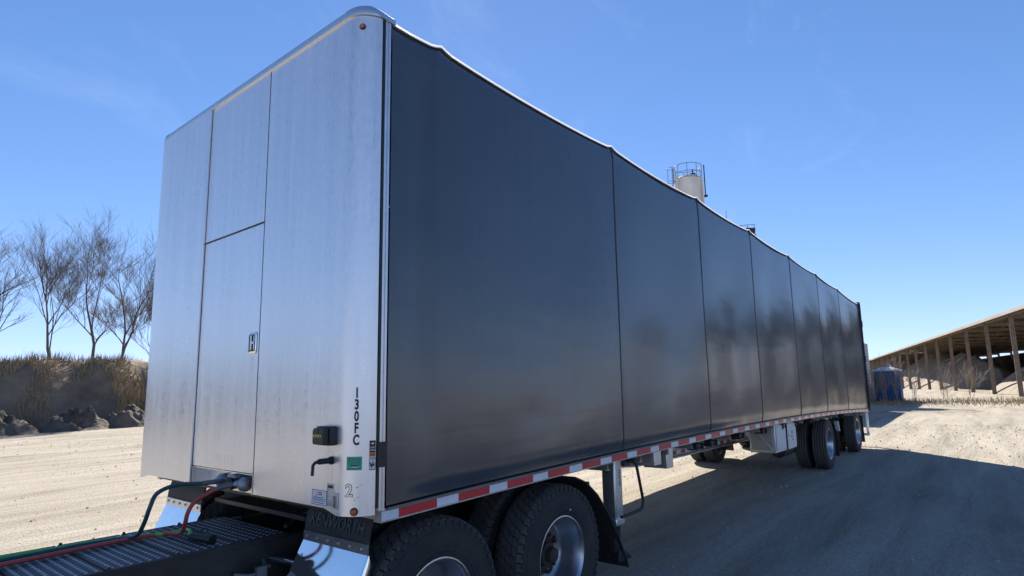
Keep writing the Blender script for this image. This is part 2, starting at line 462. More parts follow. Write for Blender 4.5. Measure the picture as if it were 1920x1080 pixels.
# loose stones on the yard
mb = MB()
for i in range(14000):
    t = random.random()
    if t < .5: x, y = random.uniform(3, 24), random.uniform(-7, 9)
    else: x, y = random.uniform(-2, 14), random.uniform(3, 30)
    r_ = random.uniform(.004, .011)*(1+1.6*(random.random() < .08))
    z = g(x)+.0
    a = random.random()*6.28
    q = [(x+r_*math.cos(a+k*2.09)*random.uniform(.7, 1.3), y+r_*math.sin(a+k*2.09)*random.uniform(.7, 1.3), z-.012) for k in range(3)]
    q += [(x+.6*r_*math.cos(a+1+k*2.09), y+.6*r_*math.sin(a+1+k*2.09), z+r_*random.uniform(.5, 1.)) for k in range(3)]
    mb.add(q, [(3, 4, 5), (0, 1, 3), (1, 4, 3), (1, 2, 4), (2, 5, 4), (2, 0, 5), (0, 3, 5)])
o = obj('gravel', mb, M_STONE, smooth=False); tag(o, 'loose stones scattered over the dirt yard', kind='stuff')

# bank on the far left
def bank_h(x, y):
    e = 34.3 + 1.0*fbm(x*.13, 0, 5) + .4*fbm(x*.5, 1, 2)
    t = smooth01((y-e)/4.2)
    return (3.95 + .35*fbm(x*.12, y*.12, 9))*t + .35*t*fbm(x*.55, y*.55, 1) - .35
mb = MB().grid(lambda a, b: (lambda x, y: (x, y, g(x)+bank_h(x, y)))(-60+170*a, 32.5+32*b**1.5), 260, 60)
o = obj('embankment', mb, M_BANK, angle=180); tag(o, 'earth bank with dry grass along the left of the yard', kind='structure')
# dark spoil heaps at its foot
for k, (hx, hy_, sx, sy, hz) in enumerate([(10.9, 34.2, 1.9, 1.3, 1.35), (13.0, 34.6, 1.5, 1.2, 1.2), (8.1, 34.0, 2.2, 1.3, 1.1), (4.6, 33.9, 2.4, 1.4, 1.5)]):
    def hp(a, b):
        an = a*2*PI; rr = b
        x = hx+sx*rr*math.cos(an); y = hy_+sy*rr*math.sin(an)
        k2 = 1+.8*fbm(x*.9, y*.9, k)
        return (x, y, g(x)-.05 + hz*(math.cos(rr*PI)*.5+.5)*k2 + (.30*fbm(x*2.2, y*2.2, 2)+.16*fbm(x*6, y*6, 4))*(1-rr))
    mb = MB().grid(hp, 72, 30)
    o = obj('dirt_mound', mb, M_DARKSOIL, angle=180); tag(o, 'heap of dark soil at the foot of the bank', kind='structure')
# dry weeds
mb = MB()
for i in range(26000):
    x = random.uniform(2, 30) if random.random() < .8 else random.uniform(-30, 80)
    y = 34.5+abs(random.gauss(0, 3.2))
    if fbm(x*.4, y*.4, 7) < -.12: continue
    z = g(x)+bank_h(x, y)-.03
    h = random.uniform(.25, .95)*(.7+.5*fbm(x*.3, y*.3, 4)); a = random.random()*6.28; wd = random.uniform(.012, .03)
    lx, ly = random.gauss(0, .25)*h, random.gauss(0, .25)*h
    mb.add([(x-wd*math.cos(a), y-wd*math.sin(a), z), (x+wd*math.cos(a), y+wd*math.sin(a), z), (x+lx, y+ly, z+h)], [(0, 1, 2)])
o = obj('dry_grass', mb, M_STRAW, smooth=False); tag(o, 'dry straw coloured weeds covering the bank', kind='stuff')

# ------------------------------------------------------------------ the trailer
HY = 1.4405
L_ = 16.15
HT = 3.767
RC = .16
def camb(x): return .12*(1-((x-8)/8)**2)
TR = empty('curtain_trailer', (8, 0, g(8)))
tag(TR, 'long black curtain-sided trailer with shiny aluminium front wall', 'trailer')

def corner(th, off=0., side=-1):
    """point on the rounded front corner; th in radians from the front towards the side"""
    r_ = RC+off
    return (RC-r_*math.cos(th), side*(HY-RC+r_*math.sin(th)))

# front wall panels (3 mm apart, joints dark behind)
T = .022
def flat_panel(y0, y1, z0, z1, x0=0.):
    return MB().box((x0, min(y0, y1), z0), (x0+T, max(y0, y1), z1))
def curved_panel(side, z0, z1, zlip):
    mb = MB()
    prof = [(0., side*.4265)] + [(0., side*(HY-RC))]
    prof += [corner(R(a), 0, side) for a in range(8, 80, 8)] + [corner(R(78), 0, side)]
    prof = [(0., side*(.4265+(HY-RC-.4265)*k/8)) for k in range(8)] + prof[1:]
    n = len(prof)
    q = []
    for i, (x, y) in enumerate(prof):
        zb = zlip if abs(y) > HY-RC-.004 else z0
        for k in range(9):
            q.append((x, y, zb+(z1-zb)*k/8))
    f = [(i*9+k, (i+1)*9+k, (i+1)*9+k+1, i*9+k+1) for i in range(n-1) for k in range(8)]
    mb.add(q, f)
    return mb
ZR = 3.742
obj('joint_seal', MB().box((-.0012, HY-RC-.006, .97), (.008, HY-RC, ZR)), M_BLACK, TR)
for y in (-.4245, .4245):
    obj('joint_seal', MB().box((-.0012, y-.0032, 1.0), (.01, y+.0032, ZR)), M_BLACK, TR)
o = obj('front_panel', curved_panel(-1, .995, ZR, .968), M_ALU, TR, angle=60)
thick(o, .012, -1)
FP = o
o['label'] = 'wide right panel wrapping round the corner'
o = obj('front_panel', curved_panel(1, .995, ZR, .968), M_ALU, TR, angle=60)
thick(o, .012, 1)
FPL = o
o = obj('front_panel', flat_panel(-.4225, .4225, 2.704, ZR), M_ALU, TR, bevel=.002)
o['label'] = 'upper middle panel above the door'
DOOR = obj('door', flat_panel(-.4225, .4225, 1.112, 2.694, .001), M_ALU, TR, bevel=.003)
obj('door_drip_edge', MB().box((-.004, -.4225, 2.6945), (.02, .4225, 2.7015)), M_BLACK, TR)
obj('bulkhead_backing', MB().box((.026, -1.27, 1.12), (.05, 1.27, 3.74)), M_BLACK, TR)
# recess under the door with the coupling plate
mb = MB().box((.115, -.425, .962), (.13, .425, 1.112))
mb.box((.0, -.4195, .990), (.115, -.414, 1.106)); mb.box((.0, .414, .990), (.115, .4195, 1.106))
mb.box((.012, -.414, 1.1005), (.115, .414, 1.1065))
obj('coupling_recess', mb, M_ALU, TR)
obj('sill_channel', MB().box((.14, -1.26, .935), (.26, 1.26, .982)), M_STEEL, TR, bevel=.004)
pl = obj('coupling_plate', MB().box((.103, -.39, .985), (.1145, .10, 1.090)), M_TRIM, TR, bevel=.003)
for y in (-.37, -.15, .08):
    for z in (.998, 1.077):
        obj('bolt', MB().lathe([(.0, -.008), (.007, -.008), (.008, 0)], 8, (.103, y, z), 'x'), M_GREYM, pl)
# top rail and rounded corner caps
def rail_prof(k):     # (outward offset, z)
    return [(-.003, ZR-.004), (.012, ZR+.002), (.014, ZR+.012), (.006, ZR+.050), (-.012, ZR+.068), (-.04, ZR+.074), (-.09, ZR+.072)][k]
def rail(sections):
    mb = MB(); n = 7; q = []
    for (x, y, nx_, ny_, dz) in sections:
        for k in range(n):
            of, z = rail_prof(k); q.append((x+nx_*of, y+ny_*of, z+dz*(k > 1)))
    mb.add(q, [(i*n+k, i*n+k+1, (i+1)*n+k+1, (i+1)*n+k) for i in range(len(sections)-1) for k in range(n-1)])
    return mb
obj('top_rail', rail([(0, y, -1, 0, 0) for y in (HY-RC, .6, 0, -.6, -(HY-RC)+.012)]), M_TRIM, TR, angle=50)
for sd in (-1, 1):
    sec = [(0, sd*(HY-RC-.02), -1, 0, .004)]
    for a in range(0, 91, 9):
        x, y = corner(R(a), 0, sd); sec.append((x, y, -math.cos(R(a)), sd*math.sin(R(a)), .004-.02*smooth01((a-50)/40)))
    sec.append((RC+.05, sd*HY, 0, sd, -.018))
    obj('corner_cap', rail(sec), M_TRIM, TR, angle=50)
# corner posts: two bright ribs and a dark seal
for sd in (-1, 1):
    x0, y0 = corner(R(79), .001, sd); x1, y1 = corner(R(83), .002, sd)
    mb = MB()
    pp = [corner(R(a), .004, sd) for a in (79.5, 84)] + [corner(R(84), -.02, sd), corner(R(79.5), -.02, sd)]
    mb.prism(pp, 1.0, 3.745, 'z')
    obj('post_seal', mb, M_BLACK, TR)
    mb = MB()
    for a0, a1, of in ((84.3, 87, .006), (87.2, 91.5, .002), (91.7, 96.5, .008)):
        pp = [corner(R(a), of, sd) for a in (a0, a1)] + [corner(R(a1), -.02, sd), corner(R(a0), -.02, sd)]
        mb.prism(pp, .985, 3.748, 'z')
    P = obj('corner_post', mb, M_TRIM, TR, smooth=False)
    mb = MB()
    pp = [corner(R(80), .010, sd), corner(R(96), .014, sd), (RC+.032, sd*(HY+.008)), (RC+.032, sd*(HY-.01)), corner(R(80), -.002, sd)]
    mb.prism(pp, 1.205, 1.335, 'z')
    obj('curtain_strap', mb, M_BLACK, TR)
# marker lights
def lamp(th, z, r_=.019):
    c = corner(R(th), .0, -1); n_ = Vector((-math.cos(R(th)), -math.sin(R(th)), 0))
    ba = Vector((c[0], c[1], z))
    mb = MB().tube([ba, ba+n_*.007], [r_, r_*.95], 20)
    l = obj('marker_light', mb, M_BLACK, TR)
    mb = MB().tube([ba+n_*.006, ba+n_*.013, ba+n_*.017, ba+n_*.018], [r_*.68, r_*.66, r_*.4, .001], 16)
    obj('lens', mb, M_AMBER, l)
lamp(37, 3.672, .0185); lamp(40, .992, .021)
obj('side_lamp', MB().box((.1, HY-.005, 1.28), (.16, HY+.02, 1.36)), M_AMBER, TR, bevel=.006)

# ---- lettering and decals on the front wall
def arc_patch(th0, th1, z0, z1, off):
    n = 6
    mb = MB(); q = []
    for i in range(n+1):
        x, y = corner(R(th0+(th1-th0)*i/n), off, -1); q += [(x, y, z0), (x, y, z1)]
    return mb.add(q, [(2*i, 2*i+2, 2*i+3, 2*i+1) for i in range(n)])
def text_arc(s, size, thc, zc, off, m, parent, xs=1., bold=0., name='lettering', ref=None):
    v, f = text_pts(s, size, bold, xs)
    mb = MB(); mb.add([(*corner(R(thc)+p[0]/RC, off, -1), zc+p[1]) for p in v], f)
    return obj(name, mb, m, parent, smooth=False)
def text_flat(s, size, yc, zc, m, parent, xs=1., bold=0., x=-.0025, name='lettering'):
    v, f = text_pts(s, size, bold, xs)
    return obj(name, MB().add([(x, yc-p[0], zc+p[1]) for p in v], f), m, parent, smooth=False)
for k, ch in enumerate('130FC'):
    text_arc(ch, .072, 41, 1.590-k*.0605, .0016, M_INK, FP, .66, .0028)
gs = obj('inspection_sticker', arc_patch(24, 52.5, 1.198, 1.266, .0012), M_GREEN, FP, smooth=False)
mb = MB()
for k, (z, a, b) in enumerate([(1.259, 26, 51), (1.253, 30, 47), (1.246, 28, 44), (1.239, 30, 49), (1.2335, 25, 52), (1.226, 26, 31), (1.226, 46, 51), (1.208, 26, 50), (1.2035, 26, 51)]):
    q = arc_patch(a, b, z-.0012, z+.0012, .0020); mb.add(q.v, q.f)
for a in (26, 46):
    for z in (1.252, 1.243): q = arc_patch(a, a+4, z-.002, z+.002, .0021); mb.add(q.v, q.f)
obj('print', mb, M_DKGREEN, FP, smooth=False)
mb = MB()
for k in range(4):
    q = arc_patch(32.5+k*3.6, 35.1+k*3.6, 1.2175, 1.2265, .0022); mb.add(q.v, q.f)
obj('print', mb, M_INK, FP, smooth=False)
obj('white_strip', arc_patch(33, 46, 1.2115, 1.2155, .0021), M_WPAPER, FP, smooth=False)
wd_ = obj('warning_decal', arc_patch(65.5, 77.2, 1.200, 1.262, .0012), M_WPAPER, FP, smooth=False)
obj('decal_header', arc_patch(65.5, 77.2, 1.283, 1.345, .0012), M_INK, FP, smooth=False)
obj('decal_band', arc_patch(65.5, 77.2, 1.263, 1.282, .0012), M_ORANGE, FP, smooth=False)
mb = MB()
for a in (65.5, 76.6):
    q = arc_patch(a, a+.6, 1.198, 1.262, .0019); mb.add(q.v, q.f)
q = arc_patch(65.5, 77.2, 1.196, 1.2005, .0019); mb.add(q.v, q.f)
# pictogram: a hand caught in a spinning star
def arc_poly(pts, off):
    return MB().add([(*corner(R(a), off, -1), z) for a, z in pts], [tuple(range(len(pts)))])
q = arc_poly([(66.5, 1.236), (67.4, 1.237), (70.6, 1.218), (70.4, 1.208), (69.2, 1.207), (66.6, 1.226)], .0020); mb.add(q.v, q.f)
for k in range(8):
    an = k*PI/4+.2; ca, sa = math.cos(an), math.sin(an)
    rr = .012
    pts = [(72.2+(rr*ca-sa*.001)/RC*57.3, 1.222+rr*sa+ca*.001), (72.2+(rr*ca+sa*.001)/RC*57.3, 1.222+rr*sa-ca*.001), (72.2+(sa*.0018)/RC*57.3, 1.222-ca*.0018), (72.2-(sa*.0018)/RC*57.3, 1.222+ca*.0018)]
    q = arc_poly(pts, .0021); mb.add(q.v, q.f)
q = arc_poly([(71.7, 1.250), (72.4, 1.250), (72.4, 1.226), (71.7, 1.226)], .0021); mb.add(q.v, q.f)
obj('print', mb, M_INK, FP, smooth=False)
mb = MB()
for z in (1.258, 1.254, 1.2505): q = arc_patch(66.5, 76.3, z-.0008, z+.0008, .0020); mb.add(q.v, q.f)
obj('print', mb, M_NAVY, FP, smooth=False)
mb = MB()
q = arc_poly([(67.4, 1.330), (71.3, 1.336), (75.2, 1.330), (71.3, 1.324)], .0020); mb.add(q.v, q.f)
for z in (1.312, 1.307, 1.298, 1.294): q = arc_patch(66.6, 76, z-.001, z+.001, .0020); mb.add(q.v, q.f)
obj('print', mb, M_PLATE, FP, smooth=False)
# outlined figure two with marker ticks
v, f = text_pts('2', .086, .0034, .95)
mb = MB().add([(*corner(R(29.5)+p[0]/RC, .0012, -1), 1.094+p[1]) for p in v], f); obj('lettering', mb, M_INK, FP, smooth=False)
v, f = text_pts('2', .086, .0004, .95)
mb = MB().add([(*corner(R(29.5)+p[0]/RC, .0018, -1), 1.094+p[1]) for p in v], f); obj('lettering', mb, M_ALU, FP, smooth=False)
for pts in ([(43, 1.112), (47, 1.117), (47, 1.115), (44, 1.108)], [(49, 1.121), (52, 1.126), (52, 1.1245), (49, 1.119)], [(45, 1.063), (48, 1.063), (48, 1.061), (45, 1.061)], [(40, 1.05), (41.5, 1.054), (41.8, 1.05), (40.6, 1.046)]):
    obj('pen_mark', arc_poly(pts, .0014), M_INK, FP, smooth=False)
# data plate and white load sticker (flat part)
obj('data_plate', MB().box((-.002, -1.262, 1.008), (0, -1.203, 1.124)), M_PLATE, FP)
mb = MB()
for z, a, b in [(1.094, .004, .03), (1.082, .004, .018), (1.068, .004, .022), (1.056, .004, .02), (1.040, .012, .05), (1.030, .008, .05), (1.022, .006, .048), (1.016, .004, .05)]:
    mb.box((-.0024, -1.203-b, z-.0008), (-.002, -1.203-a, z+.0008))
mb.box((-.0024, -1.2605, 1.1215), (-.002, -1.2045, 1.1226)); mb.box((-.0024, -1.2065, 1.009), (-.002, -1.2045, 1.1226))
obj('print', mb, M_INK, FP)
obj('print', MB().box((-.0025, -1.255, 1.101), (-.0021, -1.208, 1.116)), M_INK, FP)
obj('load_sticker', MB().box((-.0014, -1.199, 1.006), (0, -1.063, 1.083)), M_WPAPER, FP)
mb = MB()
for a, b, c_, e_ in [(-1.199, -1.063, 1.0805, 1.083), (-1.199, -1.063, 1.006, 1.0085), (-1.199, -1.1955, 1.006, 1.083), (-1.0665, -1.063, 1.006, 1.083)]:
    mb.box((-.0019, a, c_), (-.0015, b, e_))
for z, a, b in [(1.045, .02, .105), (1.037, .012, .125), (1.028, .012, .12), (1.017, .02, .115)]:
    k = a
    while k < b:
        e_ = min(b, k+random.uniform(.012, .026)); mb.box((-.0019, -1.063-e_, z-.0018), (-.0015, -1.063-k, z+.0018)); k = e_+.004
obj('print', mb, M_NAVY, FP)
mb = MB()
for z, a, b in [(1.070, .058, .094), (1.060, .058, .092), (1.066, .044, .050), (1.056, .040, .050)]:
    mb.box((-.0019, -1.063-b, z-.003), (-.0015, -1.063-a, z+.003))
obj('print', mb, M_REDINK, FP)
# small registration holder
mb = MB().box((-.006, -1.300, 1.001), (.0, -1.264, 1.082))
H_ = obj('paper_holder', mb, M_PLATE, FP, bevel=.002)
obj('clip', MB().tube([(-.0075, -1.272, 1.06), (-.012, -1.276, 1.066), (-.012, -1.281, 1.05), (-.012, -1.28, 1.02), (-.0075, -1.274, 1.01)], .0035, 6), M_GREYM, FP)
# left sticker
obj('load_sticker', MB().box((-.0014, 1.19, .998), (0, 1.275, 1.056)), M_WPAPER, FPL)
mb = MB()
for z in (1.053, 1.0): mb.box((-.0019, 1.19, z-.002), (-.0015, 1.275, z+.002))
for y in (1.192, 1.273): mb.box((-.0019, y-.002, .998), (-.0015, y+.002, 1.056))
for z, a, b in [(1.044, .03, .06), (1.037, .03, .06), (1.026, .015, .07), (1.019, .012, .072), (1.011, .012, .07)]: mb.box((-.0019, 1.19+a, z-.0016), (-.0015, 1.19+b, z+.0016))
obj('print', mb, M_NAVY, FPL)
# door handle in its recess
mb = MB()
def rrect(y0, y1, z0, z1, r_, n=5):
    pts = []
    for (cy, cz, a0) in ((y1-r_, z1-r_, 0), (y0+r_, z1-r_, 90), (y0+r_, z0+r_, 180), (y1-r_, z0+r_, 270)):
        for k in range(n+1):
            a = R(a0+90*k/n); pts.append((cy+r_*math.cos(a), cz+r_*math.sin(a)))
    return pts
a_ = rrect(-.396, -.292, 1.852, 1.986, .018); b_ = rrect(-.385, -.303, 1.864, 1.974, .012)
n = len(a_)
mb.add([(-.003, *p) for p in a_]+[(-.006, *p) for p in b_]+[(-.0015, *p) for p in b_], [(i, (i+1) % n, n+(i+1) % n, n+i) for i in range(n)]+[(n+i, n+(i+1) % n, 2*n+(i+1) % n, 2*n+i) for i in range(n)])
hd = obj('handle', mb, M_CHROME, DOOR)
obj('handle_cup', MB().box((-.0022, -.383, 1.866), (-.0012, -.305, 1.972)), M_BLACK, DOOR)
mb = MB().box((-.010, -.343, 1.872), (-.003, -.326, 1.968)); mb.box((-.012, -.378, 1.911), (-.005, -.342, 1.927)); mb.box((-.009, -.376, 1.872), (-.004, -.366, 1.966))
obj('latch', mb, M_TRIM, DOOR, bevel=.002)
# black control box and crank stub
mb = MB()
mb.prism(rrect(-1.280, -1.150, 1.322, 1.420, .012), -.045, -.001, 'x')
cb = obj('control_box', mb, M_BLACK, TR, bevel=.003)
mb = MB().prism([(-1.268, 1.328), (-1.176, 1.328), (-1.168, 1.338), (-1.168, 1.398), (-1.178, 1.412), (-1.268, 1.412)], -.078, -.045, 'x')
obj('cover', mb, M_BLACK, cb, bevel=.003)
obj('cover_recess', MB().box((-.0800, -1.222, 1.385), (-.0781, -1.186, 1.410)), M_INK, cb)
mb = MB().box((-.0800, -1.250, 1.366), (-.0781, -1.176, 1.379))
lb = obj('label_strip', mb, M_YELLOW, cb)
mb = MB()
for y in (-1.236, -1.214, -1.192): mb.add([(-.0804, y-.008, 1.3675), (-.0804, y+.006, 1.3675), (-.0804, y-.001, 1.3775)], [(0, 1, 2)])
obj('print', mb, M_INK, cb, smooth=False)
mb = MB().tube([(-.001, -1.236, 1.243), (-.012, -1.236, 1.243), (-.0121, -1.236, 1.243), (-.078, -1.236, 1.243), (-.079, -1.236, 1.243), (-.088, -1.236, 1.243)], [.021, .021, .015, .015, .010, .010], 14)
ck = obj('crank', mb, M_BLACK, TR, angle=40)
obj('crank_arm', MB().tube([(-.075, -1.236, 1.243), (-.10, -1.236, 1.240), (-.112, -1.236, 1.228), (-.120, -1.245, 1.178)], .0085, 10), M_BLACK, ck)

# ---- curtain sides, roof
BOWS = [.20, .60, 2.805, 4.882, 6.887, 9.077, 11.18, 13.376, 16.12]
X0C = RC+.035
def bay(x):
    for i in range(len(BOWS)-1):
        if x <= BOWS[i+1]: return i, (x-BOWS[i])/(BOWS[i+1]-BOWS[i])
    return len(BOWS)-2, 1.
def ztop(x):
    i, t = bay(x); t = max(0, min(1, t)); ln = BOWS[i+1]-BOWS[i]
    k = 4*t*(1-t)
    bump_ = .016*max(0, 1-min(abs(x-BOWS[i]), abs(x-BOWS[i+1]))/.09)**1.3 if x > .45 else 0
    sag = (.040 if ln > 1 else .012)*k**.8
    return HT+camb(x)+bump_-sag - (.012 if i == 0 else 0)*(1-t)
def yside(x, s_):
    """outward offset of the curtain; s_ 0 bottom .. 1 top"""
    i, t = bay(x); t = max(0, min(1, t))
    k = math.sin(PI*t)**2
    z = s_*2.77
    tuck = -.016*smooth01((.12-z)/.12)**1.3
    tp = -.02*smooth01((s_-.97)/.03)
    wv = .010*fbm(x*.45, z*.9, i*3.1) + .004*fbm(x*1.6+z*.8, z*1.5, 7)*(.3+.7*smooth01((.8-z)/.8))
    end = smooth01((x-X0C)/.3)*smooth01((16.1-x)/.25)
    return (-.022*k*math.sin(PI*min(1, s_*1.02))**.7 + wv*(.35+.65*k))*end + tuck*end + tp
xs_ = []
for i in range(len(BOWS)-1):
    a, b = max(BOWS[i], X0C) if i else X0C, BOWS[i+1]
    n = max(4, int((b-a)/.045))
    for k in range(n): xs_.append(a+(b-a)*k/n)
xs_.append(16.12)
NZ = 44
def zb_c(x): return .998+camb(x)
for sd in (-1, 1):
    mb = MB(); q = []
    for x in xs_:
        z0 = zb_c(x); z1 = ztop(x)
        for k in range(NZ+1):
            s_ = k/NZ
            s_ = s_**1.25 if s_ < .5 else s_**1.25
            q.append((x, sd*(HY+yside(x, s_)), z0+(z1-.012-z0)*s_))
    m_ = NZ+1
    mb.add(q, [(i*m_+k, (i+1)*m_+k, (i+1)*m_+k+1, i*m_+k+1) for i in range(len(xs_)-1) for k in range(NZ)])
    cu = obj('side_curtain', mb, M_CURT, TR, angle=60)
    if sd == -1: CURT = cu
    for bx in BOWS[2:-1]:
        mb = MB(); q = []
        for k in range(NZ+1):
            s_ = (k/NZ)**1.25; z0, z1 = zb_c(bx), ztop(bx)
            for dx, of in ((-.010, .0005), (-.006, .0045), (.006, .0045), (.010, .0005)):
                q.append((bx+dx, sd*(HY+yside(bx+dx, s_)+of), z0+(z1-.008-z0)*s_))
        mb.add(q, [(i*4+k, (i+1)*4+k, (i+1)*4+k+1, i*4+k+1) for i in range(NZ) for k in range(3)])
        obj('seam', mb, M_BLACK, cu, angle=60)
    if sd == -1:   # two small patches and a scuffed hem
        for px, pz, w_, h_ in ((5.42, 2.18, .05, .10), (5.50, 2.06, .035, .06)):
            s0 = ((pz-1.05)/2.77)
            mb = MB().grid(lambda a, b: (px+w_*(a-.5)+.02*b, -(HY+yside(px, s0)+.0025), pz+h_*b), 2, 2)
            obj('patch', mb, M_GREYM, cu)
    mb = MB()
    for i in range(60):
        a = X0C+(16.12-X0C)*i/60; b = X0C+(16.12-X0C)*(i+1)/60
        mb.add([(a, sd*(HY+.004), .985+camb(a)), (b, sd*(HY+.004), .985+camb(b)), (b, sd*(HY-.05), 1.004+camb(b)), (a, sd*(HY-.05), 1.004+camb(a))], [(0, 1, 2, 3)])
    obj('curtain_hem', mb, M_BLACK, cu)
# roof tarp
mb = MB(); q = []
prof = [(1.0, -.016), (.9995, -.008), (.996, -.002), (.988, .0), (.96, .004), (.6, .03), (0, .035)]
prof = prof + [(-a, b) for a, b in prof[-2::-1]]
for x in [RC-.02]+xs_:
    zt = ztop(max(x, X0C))
    e_ = -.004
    for a, b in prof: q.append((x, a*(HY-.002), zt+b))
m_ = len(prof); nx_ = len(xs_)+1
mb.add(q, [(i*m_+k, (i+1)*m_+k, (i+1)*m_+k+1, i*m_+k+1) for i in range(nx_-1) for k in range(m_-1)])
obj('roof_tarp', mb, M_ROOF, TR, angle=60)
m = bpy.data.materials.new('translucent_glint_strip'); m.use_nodes = True
t_ = m.node_tree; pb = t_.nodes['Principled BSDF']; pb.inputs['Base Color'].default_value = (.8, .8, .8, 1); pb.inputs['Roughness'].default_value = .5
tl = t_.nodes.new('ShaderNodeBsdfTranslucent'); tl.inputs['Color'].default_value = (.85, .85, .85, 1)
ms = t_.nodes.new('ShaderNodeMixShader'); ms.inputs['Fac'].default_value = .6
t_.links.new(pb.outputs[0], ms.inputs[1]); t_.links.new(tl.outputs[0], ms.inputs[2]); t_.links.new(ms.outputs[0], t_.nodes['Material Output'].inputs['Surface'])
for sd in (-1, 1):  # thin strip added to draw the bright sunlit line along the roof edge
    q = []
    for x in xs_:
        zt = ztop(x)
        for yo, zo in ((0, -.010), (-.001, .0), (-.003, .003-.004*smooth01((x-2.5)/4))): q.append((x, sd*(HY+.001+yo), zt+zo))
    mb = MB().add(q, [(i*3+k, (i+1)*3+k, (i+1)*3+k+1, i*3+k+1) for i in range(len(xs_)-1) for k in range(2)])
    obj('roof_glint_strip', mb, m, TR, angle=60)
# rear frame with latches
mb = MB()
for sd in (-1, 1):
    mb.box((16.115, sd*HY-.04, .93), (16.155, sd*HY+.018, 3.77))
mb.box((16.115, -HY-.01, 3.70), (16.17, HY+.01, 3.785)); mb.box((16.07, -HY-.03, 3.745), (16.2, -HY+.12, 3.805))
rf = obj('rear_frame', mb, M_STEEL, TR, bevel=.008)
for z in (3.22, 2.28, 1.5):
    mb = MB().box((16.10, -HY-.045, z-.035), (16.20, -HY+.02, z+.035)); mb.tube([(16.18, -HY-.03, z-.08), (16.18, -HY-.03, z+.08)], .018, 8)
    obj('hinge', mb, M_STEEL, rf)
obj('rear_door', MB().box((16.14, -HY+.06, 1.0), (16.165, HY-.06, 3.7)), M_TWHITE, TR)

# ---- deck, rails, tape
def strip(y0, y1, za, zb_, x0=.16, x1=16.15, n=40):
    mb = MB(); q = []
    for i in range(n+1):
        x = x0+(x1-x0)*i/n; c = camb(x)
        q += [(x, y0, za+c), (x, y1, za+c), (x, y1, zb_+c), (x, y0, zb_+c)]
    f = [(i*4+k, (i+1)*4+k, (i+1)*4+(k+1) % 4, i*4+(k+1) % 4) for i in range(n) for k in range(4)]
    f += [(0, 1, 2, 3), (n*4+3, n*4+2, n*4+1, n*4)]
    return mb.add(q, f)
obj('deck', strip(-1.40, 1.40, .93, .975), M_BEAM, TR)
for sd in (-1, 1):
    y = sd*HY
    rl = obj('side_rail', strip(min(y, y-sd*.06), max(y, y-sd*.06), .916, .985, .165), M_BEAM, TR)
    lip = obj('rail_lip', strip(min(y+sd*.0005, y+sd*.010), max(y+sd*.0005, y+sd*.010), .974, .988, .2), M_GREYM, rl)
    k = -1
    while True:
        a = .2816+.4572*k; 
        if a > 16.1: break
        for c0, c1, m in ((a, a+.2794, M_RED), (a+.2794, a+.4572, M_WHITE)):
            c0 = max(c0, .166); c1 = min(c1, 16.14)
            if c1-c0 < .02: continue
            mb = MB().box((c0+.0008, min(y+sd*.0006, y+sd*.002), .9245), (c1-.0008, max(y+sd*.0006, y+sd*.002), .971), camb)
            obj('reflective_tape', mb, m, rl, smooth=False)
        k += 1
# cross-members
k = 0
x = 2.62
while x < 16:
    c = camb(x)
    mb = MB().box((x-.004, -1.375, .848+c), (x+.004, 1.375, .929+c)); mb.box((x-.03, -1.375, .842+c), (x+.03, 1.375, .850+c))
    obj('cross_member', mb, M_BEAM, TR)
    x += .61
# main beams
for sd in (-1, 1):
    y = sd*.55
    prof = [(.3, .84), (3.0, .83), (3.7, .74), (4.6, .66), (6, .648), (9, .655), (12, .66), (16, .70)]
    mb = MB()
    for (xa, za), (xb, zb_) in zip(prof[:-1], prof[1:]):
        n = 6
        for i in range(n):
            a = xa+(xb-xa)*i/n; b = xa+(xb-xa)*(i+1)/n
            z_a = za+(zb_-za)*i/n+camb(a)*.35; z_b = za+(zb_-za)*(i+1)/n+camb(b)*.35
            mb.add([(a, y-.006, z_a), (b, y-.006, z_b), (b, y-.006, .905+camb(b)), (a, y-.006, .905+camb(a)), (a, y+.006, z_a), (b, y+.006, z_b), (b, y+.006, .905+camb(b)), (a, y+.006, .905+camb(a))],
                   [(0, 1, 2, 3), (4, 7, 6, 5)])
            mb.add([(a, y-.07, z_a), (b, y-.07, z_b), (b, y+.07, z_b), (a, y+.07, z_a), (a, y-.07, z_a-.018), (b, y-.07, z_b-.018), (b, y+.07, z_b-.018), (a, y+.07, z_a-.018)],
                   [(0, 3, 2, 1), (4, 5, 6, 7), (0, 1, 5, 4), (2, 3, 7, 6)])
    bmn = obj('main_beam', mb, M_BEAM, TR, smooth=False)
    x = 3.9
    i = 0
    while x < 9.6:
        zz = (.74-.08*smooth01((x-3.7)/.9)) + camb(x)*.35 + .005
        mb = MB().box((x, y+sd*.0068, zz), (x+.15, y+sd*.009, zz+.052))
        obj('reflective_tape', mb, M_RED if i % 2 == 0 else M_WHITE, bmn, smooth=False)
        x += .1524; i += 1
obj('coupler_plate', MB().box((.25, -.6, .815), (2.35, .6, .842)), M_STEEL, TR)
# gusset boxes hanging under the deck behind the landing gear
for x, zb_ in ((3.58, .84), (3.86, .785)):
    rk = obj('hanger_box', MB().box((x, -1.34, zb_), (x+.16, -1.08, .985)), M_TRIM, TR, bevel=.006)
    obj('inset_panel', MB().box((x-.003, -1.31, zb_+.03), (x-.0005, -1.11, .975)), M_BEAM, rk)
